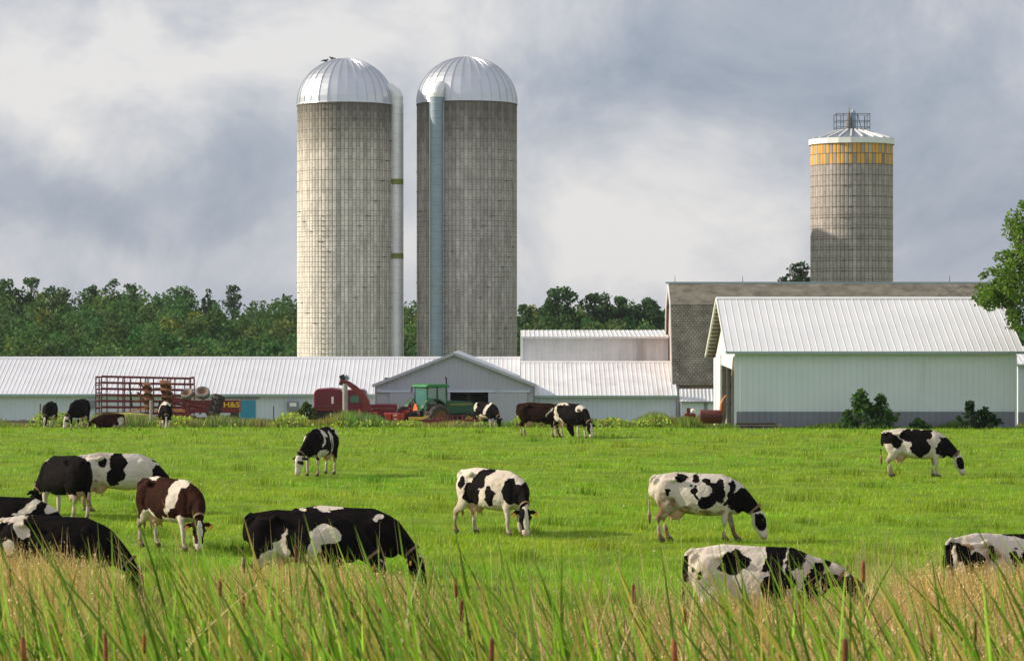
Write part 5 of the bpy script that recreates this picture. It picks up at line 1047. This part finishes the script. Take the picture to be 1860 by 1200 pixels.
# --- front row, half hidden by the reeds
cow(20, 99.0, -5, 'black cow with white shoulder blotches at the left edge', W_(legs=(0, .05, 0, .05)), [('-', .42, 1.24, .10, .17, -38), ('-', .25, 1.12, .10, .07, 20), ('-', .80, 1.22, .12, .10, -30)], base='b', head='black')
cow(112, 112.0, -6, 'black cow with white rump markings low in the reeds at the left', W_(legs=(0, .05, 0, .05)), [('-', -.85, 1.38, .30, .07), ('-', -.6, 1.22, .12, .16, 40), ('-', -.80, .95, .08, .15)], base='b', head='black', tailc=-.1)
cow(637, 105.5, -10, 'black cow standing behind another, white stripe on its spine', W_(legs=(0, .05, 0, .05), turn=-12), [('-', -.35, 1.42, .22, .05), ('-', .55, 1.25, .1, .05), ('-', -.85, 1.36, .1, .05)], base='b', head='black')
cow(560, 108.5, -6, 'black cow with a jagged white shoulder band, deep in the reeds', W_(legs=(0, .05, 0, .05), tail=-.03, turn=-10), [('-', .34, 1.06, .24, .17, -10), ('-', .12, .68, .09, .34, -22), ('-', -.42, .74, .16, .20, 0), ('-', -.50, .58, .35, .18), ('-', -.38, .96, .05, .14, -15)], base='b', head='black', tailc=.1, leg_top=.4)
cow(1385, 130.0, -2, 'white cow with black blotches and a broad black middle band, nearest on the right', W_(legs=(0, .05, 0, .05), tail=-.03, turn=-4, nose=52, lift=.36), [('+', -.40, 1.20, .20, .14, 22), ('+', -.03, 1.10, .06, .06), ('+', .18, 1.22, .20, .26), ('+', .20, .88, .20, .36, -20), ('+', .48, 1.27, .12, .14), ('+', .62, .80, .14, .26, -10), ('+', .74, 1.04, .09, .14), ('+', .88, 1.22, .07, .10), ('+', 1.04, .80, .26, .22, -30), ('+', -.87, 1.02, .03, .10, -10), ('+', -.98, 1.08, .03, .06), ('-', .36, .8, .06, .06), ('-', .33, 1.22, .02, .2, -8)], head='black', tailc=.1)
cow(1828, 123.0, 26, 'white cow with black patches and dirty rump at the right edge', W_(legs=(0, .05, 0, .05), tail=.03), [('+', -.93, 1.22, .10, .15), ('+', -.74, 1.05, .15, .17), ('+', -.42, 1.16, .08, .11), ('+', -.05, .95, .10, .24), ('+', .15, 1.05, .12, .1), ('+', .30, .95, .13, .3), ('+', .3, 1.42, .5, .06), ('+', .8, 1.0, .3, .3)], head='black', dirty=1.7, mud=[(-.75, .75, .22, .3), (-.45, 1.02, .3, .2), (-.85, 1.30, .12, .08)])
# --- far row by the weeds
cow(885, 33.6, -52, 'small looking black cow with a diagonal white band, beside the tractor', W_(turn=-12), [('-', .28, 1.12, .13, .40, -22), ('-', -.8, 1.2, .12, .3, 20), ('-', -.2, .6, .5, .14)], base='b', head='black', detail=False)
cow(985, 44.0, -12, 'dark brown cow grazing in front of its neighbour by the low barn', W_(turn=-10, legs=(-.05, .2, 0, .08)), [('-', .36, 1.04, .05, .22, -35), ('-', -.3, .55, .4, .1)], 'cow_dark', base='b', head='black', detail=False, leg_top=.42, dirty=1.4)
cow(1040, 44.6, -48, 'black cow with white patches on neck and rump, right of the dark brown one', W_(turn=-14, legs=(0, .1, 0, .05)), [('-', .55, 1.22, .17, .15, 20), ('-', -.5, 1.40, .4, .07), ('-', -.7, 1.05, .08, .32, 20), ('-', -.55, .75, .3, .1, -30), ('+', .6, 1.15, .06, .05)], base='b', head='blaze', detail=False)
cow(90, 35.6, -92, 'black cow with a white triangle on its forehead facing the camera, furthest left', W_(turn=0), [('-', .3, .6, .3, .12)], base='b', head='blaze', detail=False, scale=.97)
cow(143, 38.4, -102, 'big solid black cow walking towards the camera at the far left', W_(turn=-18, legs=(.1, 0, 0, .05)), [], base='b', head='white', detail=False, leg_top=.3)
cow(300, 36.2, -76, 'black cow with a white shoulder blaze grazing before the red cage wagon', W_(turn=-8), [('-', .45, 1.3, .3, .09, -10), ('-', .2, 1.1, .06, .3, -5)], base='b', head='blaze', detail=False)
cow(197, 36.4, -150, 'dark brown and white cow lying down between two others at the far left', W_(turn=0, lying=1, lift=.30, udder=0, nose=40), [('-', -.75, .95, .22, .28, 20), ('-', -.5, .6, .3, .12)], 'cow_brown', base='b', head='black', detail=False, legs_white=False, scale=.78, collar=False)
# ------------------------------------------------------------------ grasses
def blades(name, X, Y, Hh, Wd, lean, col, matl, segs=2, curve=.5, face=None, zbase=None, seed=1, tipw=.0):
    """ribbon blades; lean (n,2) horizontal tip offset; col (n,3)"""
    r = np.random.default_rng(seed); n = len(X); Z = gz(X, Y) if zbase is None else zbase
    a = r.uniform(-1.0, 1.0, n) if face is None else face
    sx, sy = np.cos(a), np.sin(a); ts = np.linspace(0, 1, segs + 1); V = []
    for t in ts[:-1]:
        wv = Wd * (1 - .35 * t ** 2) / 2; cx = X + lean[:, 0] * t ** (1 + curve); cy = Y + lean[:, 1] * t ** (1 + curve); cz = Z - .03 + Hh * (t if segs == 1 else (t * (1.15 - .15 * t)))
        V.append(np.stack([cx - sx * wv, cy - sy * wv, cz], 1)); V.append(np.stack([cx + sx * wv, cy + sy * wv, cz], 1))
    V.append(np.stack([X + lean[:, 0], Y + lean[:, 1], Z - .03 + Hh], 1)); V.append(V[-1] + np.stack([sx * .001, sy * .001, 0 * sx], 1))
    k = len(V); VV = np.stack(V, 1).reshape(-1, 3); base = (np.arange(n) * k)[:, None]; Fs = []
    for i in range(segs): q = 2 * i; Fs.append(base + np.array([[q, q + 1, q + 3, q + 2]]))
    Fc = np.vstack(Fs); cc = np.repeat(np.clip(col, 0, 1), k, axis=0)
    return npmesh(name, VV, Fc, matl, cc)
def sample_field(n, d0, d1, power, margin=1.12, seed=1):
    r = np.random.default_rng(seed); u = r.uniform(0, 1, n)
    if power == 1: D = 1 / (1 / d0 + u * (1 / d1 - 1 / d0))           # density ~ 1/D^3 along depth, even in the picture
    else: D = np.sqrt(d0 ** 2 + u * (d1 ** 2 - d0 ** 2))
    X = r.uniform(-1, 1, n) * D * .186 * margin
    return X, D, r
def pasture():
    n = 540000; X, D, r = sample_field(n, 31, 152, 1, 1.35, 2)
    p = np.stack([X, D, 0 * X], 1); lo = noise3(p, 2.0, .35) * .5 + noise3(p, 7.0, 1.3) * .35 + noise3(p, 4.0, 3.1) * .3
    tuft = np.clip((noise3(p, 11.0, .9) + noise3(p * np.array([1, .6, 1]), 15, 2.3)) * 1.1 - .55, 0, 1)
    h = r.uniform(.045, .125, n) * (1 + .40 * lo) + tuft * .20; pxw = D / F / .55
    w = np.maximum(.008, pxw * r.uniform(.5, 1.1, n))
    lean = np.stack([r.normal(.02, .04, n), r.normal(0, .04, n)], 1)
    c = np.array([.285, .475, .015])[None] * (1 + .26 * lo + r.normal(0, .2, n))[:, None]; c[:, 0] *= 1 + r.normal(0, .16, n) + .22 * np.clip(noise3(p, 21, .22), -1, 1) + .18 * np.clip(noise3(p, 27, .7), -1, 1); c *= (1 - .46 * tuft - .16 * np.clip(noise3(p * np.array([.5, 1, 1]), 33, .6), 0, 1))[:, None]
    dry = r.random(n) < .045; c[dry] = np.array([.55, .52, .17]) * r.uniform(.6, 1.1, dry.sum())[:, None]
    o = blades('pasture_grass', X, D, h, w, lean, c, M['blade'], segs=1, seed=3); tag(o, 'short bright green pasture grass around the cows', 'grass', kind='stuff')
    # clover heads
    m = 5200; X, D, r = sample_field(m, 33, 120, 1, 1.1, 9); p = np.stack([X, D, 0 * X], 1); keep = (noise3(p, 31, .5) + r.normal(0, .35, m)) > .25; X, D = X[keep], D[keep]; m = len(X)
    pt = np.stack([X, D, gz(X, D) + r.uniform(.07, .13, m)], 1); V, Fc = quads(pt, .030, 4, elong=1.0); o = npmesh('clover_flowers', V, Fc, M['blade'], np.repeat(np.full((m, 3), .62) * np.array([1, 1, .88]), 4, axis=0)); tag(o, 'white clover heads flecking the short pasture grass', 'clover', kind='stuff')
pasture()
def weeds():
    n = 52000; r = np.random.default_rng(12); X = r.uniform(-38, 38, n); D = r.uniform(150, 157, n)
    p = np.stack([X, 0 * X, 0 * X], 1); k = .5 + .5 * noise3(p, 3, .55) * 1 + .35 * noise3(p, 8, 1.7)
    k = np.where(X > 9.8, k * .25, k); mound = np.exp(-((X - 8.2) / 1.2) ** 2) + .8 * np.exp(-((X - 10.3) / .7) ** 2) + .5 * np.exp(-((X + 8.5) / 1.6) ** 2) + .5 * np.exp(-((X + 15) / 3) ** 2) + .45 * np.exp(-((X + 22) / 2) ** 2)
    h = np.clip(.30 + .42 * k + .55 * mound, .08, 1.5) * r.uniform(.3, 1.15, n)
    w = r.uniform(.03, .07, n); lean = np.stack([r.normal(0, .12, n), r.normal(0, .12, n)], 1)
    c = np.array([.22, .30, .045])[None] * r.uniform(.5, 1.35, n)[:, None]; c[:, 0] *= 1 + .5 * np.clip(noise3(p, 5, .9), -1, 1)
    br = r.random(n) < (.18 + .2 * np.clip(noise3(p, 17, .4), 0, 1)); c[br] = np.array([.34, .25, .14]) * r.uniform(.6, 1.2, br.sum())[:, None]
    o = blades('weeds', X, D, h, w, lean, c, M['blade'], segs=2, seed=5); tag(o, 'rough unmown weeds along the far edge of the pasture', 'weeds', kind='stuff')
    # broad leaved weeds: leaf-sized faces
    m = 15000; X = r.uniform(-30, 11, m); D = r.uniform(149, 156, m); p = np.stack([X, 0 * X, 0 * X], 1); kk = noise3(p, 9, 1.1) + .6 * noise3(p, 2, .45); keep = kk + r.normal(0, .25, m) > .15; X, D, kk = X[keep], D[keep], kk[keep]; m = len(X)
    pt = np.stack([X, D, gz(X, D) + r.uniform(.03, 1.0, m) ** .8 * np.clip(.35 + .65 * kk, .15, 1.1)], 1); V, Fc = quads(pt, .15, 6, elong=1.2)
    c = np.array([.28, .42, .055])[None] * r.uniform(.5, 1.5, m)[:, None]; yl = r.random(m) < .10 * np.clip(1 + kk, 0, 2); c[yl] = np.array([.60, .56, .05])
    o = npmesh('broadleaf_weeds', V, Fc, M['leaf'], np.repeat(c, 4, axis=0)); tag(o, 'leafy yellow green weeds at the foot of the farm machinery', 'weeds', kind='stuff')
weeds()
def yard_weeds():
    r = np.random.default_rng(77); n = 2600; X = r.uniform(8.2, 11.0, n); D = r.uniform(137, 141.5, n); h = r.uniform(.15, .75, n) * (.6 + .4 * np.sin(X * 3)); h[X > 10.4] *= .5
    c = np.array([.20, .29, .045])[None] * r.uniform(.5, 1.35, n)[:, None]; o = blades('weeds', X, D, h, r.uniform(.03, .06, n), np.stack([r.normal(0, .12, n), r.normal(0, .12, n)], 1), c, M['blade'], segs=2, seed=15); tag(o, 'weeds in front of the burgundy trough', 'weeds', kind='stuff')
    n = 5200; X = r.uniform(10.9, 24.9, n); D = r.uniform(134.0, 134.85, n); p = np.stack([X, 0 * X, 0 * X], 1); h = r.uniform(.08, .3, n) * (1 + .9 * np.clip(noise3(p, 5, 1.1), -.5, 1))
    c = np.array([.16, .26, .035])[None] * r.uniform(.5, 1.3, n)[:, None]; o = blades('weeds', X, D, h, r.uniform(.02, .045, n), np.stack([r.normal(0, .08, n), r.normal(0, .08, n)], 1), c, M['blade'], segs=2, seed=16); tag(o, 'ragged strip of weeds along the slate shed base', 'weeds', kind='stuff')
yard_weeds()
def meadow():
    # dry tan grass in front of the nearest cows
    n = 240000; r = np.random.default_rng(41); D = r.uniform(17, 42.0, n); X = r.uniform(-1, 1, n) * (D * .186 * 1.1 + 4.0)
    p = np.stack([X, D, 0 * X], 1); k = noise3(p, 3, .8) * .5 + noise3(p, 13, 2.3) * .3
    px = 930 + X * F / D
    side = np.interp(px, [0, 150, 300, 430, 600, 750, 1100, 1250, 1500, 1860], [1.08, 1.00, .76, .86, .92, .80, .66, .84, .84, .92])
    fade = np.clip((43.5 - D) / 7.0, .0, 1); h = (np.interp(D, [17, 25, 27], [1.95, 1.75, 1.52]) * side * (.45 + .55 * fade) + .16 * k) * r.uniform(.62, 1.08, n)
    keep = r.random(n) < (.35 + .65 * fade); far_ok = np.interp(px, [0, 200, 280, 420, 450, 740, 800, 1640, 1680, 1860], [1, 1, 0, 0, 1, 1, 0, 0, 1, 1]); keep &= (D < 37) | (r.random(n) < far_ok)
    low = np.interp(px, [760, 820, 1200, 1280, 1600, 1680], [0, .8, .8, 1, 1, 0]) * np.clip((D - 27) / 5, 0, 1); h *= 1 - .30 * low * (r.random(n) > .06)
    low = np.interp(px, [200, 250, 380, 430], [0, 1, 1, 0]) * np.clip((D - 28) / 5, 0, 1); h *= 1 - .28 * low
    w = r.uniform(.006, .013, n); lean = np.stack([r.normal(-.10, .16, n), r.normal(0, .12, n)], 1)
    c = np.array([.88, .62, .22])[None] * r.uniform(.25, 1.25, n)[:, None]
    gsel = r.random(n) < np.interp(px, [0, 300, 900, 1200, 1860], [.14, .32, .34, .12, .10]); c[gsel] = np.array([.30, .42, .06]) * r.uniform(.6, 1.4, gsel.sum())[:, None]
    w[gsel] *= 1.5
    X, D, h, w, lean, c = X[keep], D[keep], h[keep], w[keep], lean[keep], c[keep]
    o = blades('dry_grass', X, D, h, w, lean, c, M['front'], segs=3, seed=6, curve=.7); tag(o, 'tall dry tan grass filling the front of the picture', 'grass', kind='stuff')
    # seed heads: small slivers along the stem tips
    sel = r.random(len(X)) < .26; Xs, Ds, hs, ls = X[sel], D[sel], h[sel], lean[sel]; m = len(Xs); q = 5
    t = np.repeat(r.uniform(.72, 1.0, (m, q)), 1).reshape(m, q); px_ = (Xs[:, None] + ls[:, :1] * t ** 1.7 + r.normal(0, .012, (m, q))); py_ = Ds[:, None] + ls[:, 1:] * t ** 1.7 + r.normal(0, .012, (m, q)); pz_ = gz(Xs, Ds)[:, None] + hs[:, None] * (t * (1.15 - .15 * t))
    pt = np.stack([px_.ravel(), py_.ravel(), pz_.ravel()], 1); V, Fc = quads(pt, .014, 7, flat=-.8, elong=3.0); c = np.array([.70, .55, .26])[None] * r.uniform(.6, 1.25, len(pt))[:, None]
    o = npmesh('seed_heads', V, Fc, M['front'], np.repeat(np.clip(c, 0, 1), 4, axis=0)); tag(o, 'pale feathery seed heads of the tall dry grass', 'grass', kind='stuff')
    # scattered tall stems over the pasture edge at right
    m = 1500; D = r.uniform(34, 44, m); px = np.where(r.random(m) < .55, r.uniform(1560, 1980, m), r.uniform(-40, 1600, m)); X = (px - 930) * D / F
    h = r.uniform(.7, 1.55, m); lean = np.stack([r.normal(-.12, .12, m), r.normal(0, .1, m)], 1); c = np.array([.68, .54, .26])[None] * r.uniform(.6, 1.2, m)[:, None]
    o = blades('tall_stems', X, D, h, r.uniform(.005, .009, m), lean, c, M['front'], segs=3, seed=8); tag(o, 'sparse thin stems rising over the pasture edge', 'grass', kind='stuff')
    # dead bent leaves and stalks tangled through the rest
    m = 3400; D = r.uniform(15, 34, m); px = r.uniform(-500, 2360, m); X = (px - 930) * D / F; tip = CAMZ - (r.normal(1120, 45, m) - HOR) * D / F; hh = np.clip(tip - gz(X, D), .4, 2.4)
    lean = np.stack([r.normal(-.1, .55, m), r.normal(0, .3, m)], 1); c = np.array([.56, .42, .20])[None] * r.uniform(.35, 1.3, m)[:, None]
    o = blades('dead_leaves', X, D, hh, r.uniform(.006, .016, m), lean, c, M['front'], segs=5, seed=18, curve=1.6); tag(o, 'bent dead brown leaves tangled between the green reeds', 'reeds', kind='stuff')
    # cattail leaves
    n = 4300; D = 1 / (1 / 13.5 + r.uniform(0, 1, n) * (1 / 27.0 - 1 / 13.5)); px = r.uniform(-600, 2460, n)
    w_ = np.interp(px, [0, 250, 700, 1100, 1300, 1860], [.7, .95, .9, .7, .33, .42]); keep = r.random(n) < w_; D, px = D[keep], px[keep]; n = len(D); X = (px - 930) * D / F
    # leaf tips reach up to this row of the picture at that distance
    g0 = gz(X, D); tip = CAMZ - (r.normal(1085, 60, n) - HOR) * D / F; tall = r.random(n) < .03; tip[tall] += r.uniform(.15, .35, tall.sum()); h = np.clip(tip - g0, .5, 2.9)
    lean = np.stack([r.normal(-.50, .36, n) * h / 2, r.normal(0, .25, n)], 1)
    c = np.array([.25, .45, .025])[None] * r.uniform(.25, 1.5, n)[:, None]; c[:, 2] *= r.uniform(.7, 1.9, n); yl = r.random(n) < .22; c[yl] = np.array([.62, .52, .10]) * r.uniform(.6, 1.1, yl.sum())[:, None]
    o = blades('reed_leaves', X, D, h, r.uniform(.011, .028, n), lean, c, M['front'], segs=6, seed=9, curve=.45, face=r.uniform(-.9, .9, n)); tag(o, 'broad green reed leaves leaning left across the foreground', 'reeds', kind='stuff')
meadow()
def cattails():
    spec = [(690, 1092, 300, 'cattail with a rusty brown head below the black cow head'), (838, 1108, 280, 'plump tattered cattail right of the black cow'), (537, 1005, 240, 'cattail against the belly of the black cow with the white band'), (1151, 1078, 260, 'dark cattail standing alone in the middle right'),
            (1568, 1038, 330, 'tall rusty cattail in front of the spotted cow head'), (442, 1100, 300, 'dark cattail under the black cow rump'), (496, 1115, 280, 'slender cattail right of the one under the rump'), (1771, 1145, 320, 'blackish cattail low at the right'), (1692, 1165, 320, 'short cattail left of the blackish one'),
            (60, 1105, 300, 'dark bent cattail at the far left'), (17, 1050, 260, 'small brown cattail at the left edge'), (42, 1180, 400, 'cattail at the lower left corner'), (262, 1165, 360, 'reddish cattail in the lower left'), (400, 1065, 280, 'thin cattail between the brown cow and the black cow'), (638, 1110, 280, 'small dark cattail left of the rusty one'),
            (1225, 1185, 400, 'cattail at the bottom edge right of centre'), (893, 1185, 380, 'frayed cattail at the bottom edge in the centre'), (1535, 1192, 400, 'red brown cattail at the bottom edge at right'), (192, 1180, 380, 'half hidden cattail near the bottom left'), (1243, 1125, 300, 'faint cattail left of the nearest spotted cow'), (580, 1068, 280, 'cattail over the belly of the black cow'), (828, 1066, 270, 'dark cattail standing above the plump tattered one')]
    r = random.Random(9)
    for px, py, s, lab in spec:
        y = SY(s); x = (px - 930) / s; g = gzf(x, y); zc = CAMZ - (py - HOR) / s; lx = r.uniform(-.05, .25)
        t = thing('cattail', lab, 'cattail', (x + lx, y, g), 0, 'cattails among the reeds'); hh = zc - g; L = r.uniform(.11, .16); R0 = r.uniform(.009, .014); d = Vector((-lx * .25, 0, 1)).normalized()
        m = MB(); m.tube([(0, 0, -.05), (-lx * .45, 0, hh * .5), (-lx, 0, hh - L / 2)], [.006, .005, .004], 6); c = Vector((-lx, 0, hh)); m.tube([c - d * L / 2, c + d * (L / 2 + .09)], [.004, .002], 6); m.build('stem', mat_stem, t, world=False)
        m = MB(); m.lathe([(.002, -L / 2 - .003), (R0 * .8, -L / 2), (R0, -L * .3), (R0 * 1.06, 0), (R0, L * .35), (R0 * .7, L / 2), (.002, L / 2 + .004)], 12, c, d); m.build('seed_head', M['cattail'] if r.random() < .5 else mat_rusty, t, world=False, smooth=True)
mat_rusty = mat('rusty_cattail', (.24, .07, .025), .9, 0, .5, 22)
mat_stem = mat('reed_stem', (.16, .22, .06), .7)
cattails()
def haze():
    m = bpy.data.materials.new('haze_air'); m.use_nodes = True; t = m.node_tree; t.nodes.clear(); o = N(t, 'ShaderNodeOutputMaterial'); v = N(t, 'ShaderNodeVolumePrincipled')
    v.inputs['Color'].default_value = (.80, .87, 1, 1); v.inputs['Density'].default_value = .00007; v.inputs['Anisotropy'].default_value = .2; t.links.new(v.outputs[0], o.inputs['Volume'])
    b = MB(); b.box((-2600, -320, -8), (2600, 3100, 32)); h = b.build('haze', m, None); tag(h, 'thin pale air between the farm and the wood', 'haze', kind='stuff')
haze()
bpy.context.view_layer.update()
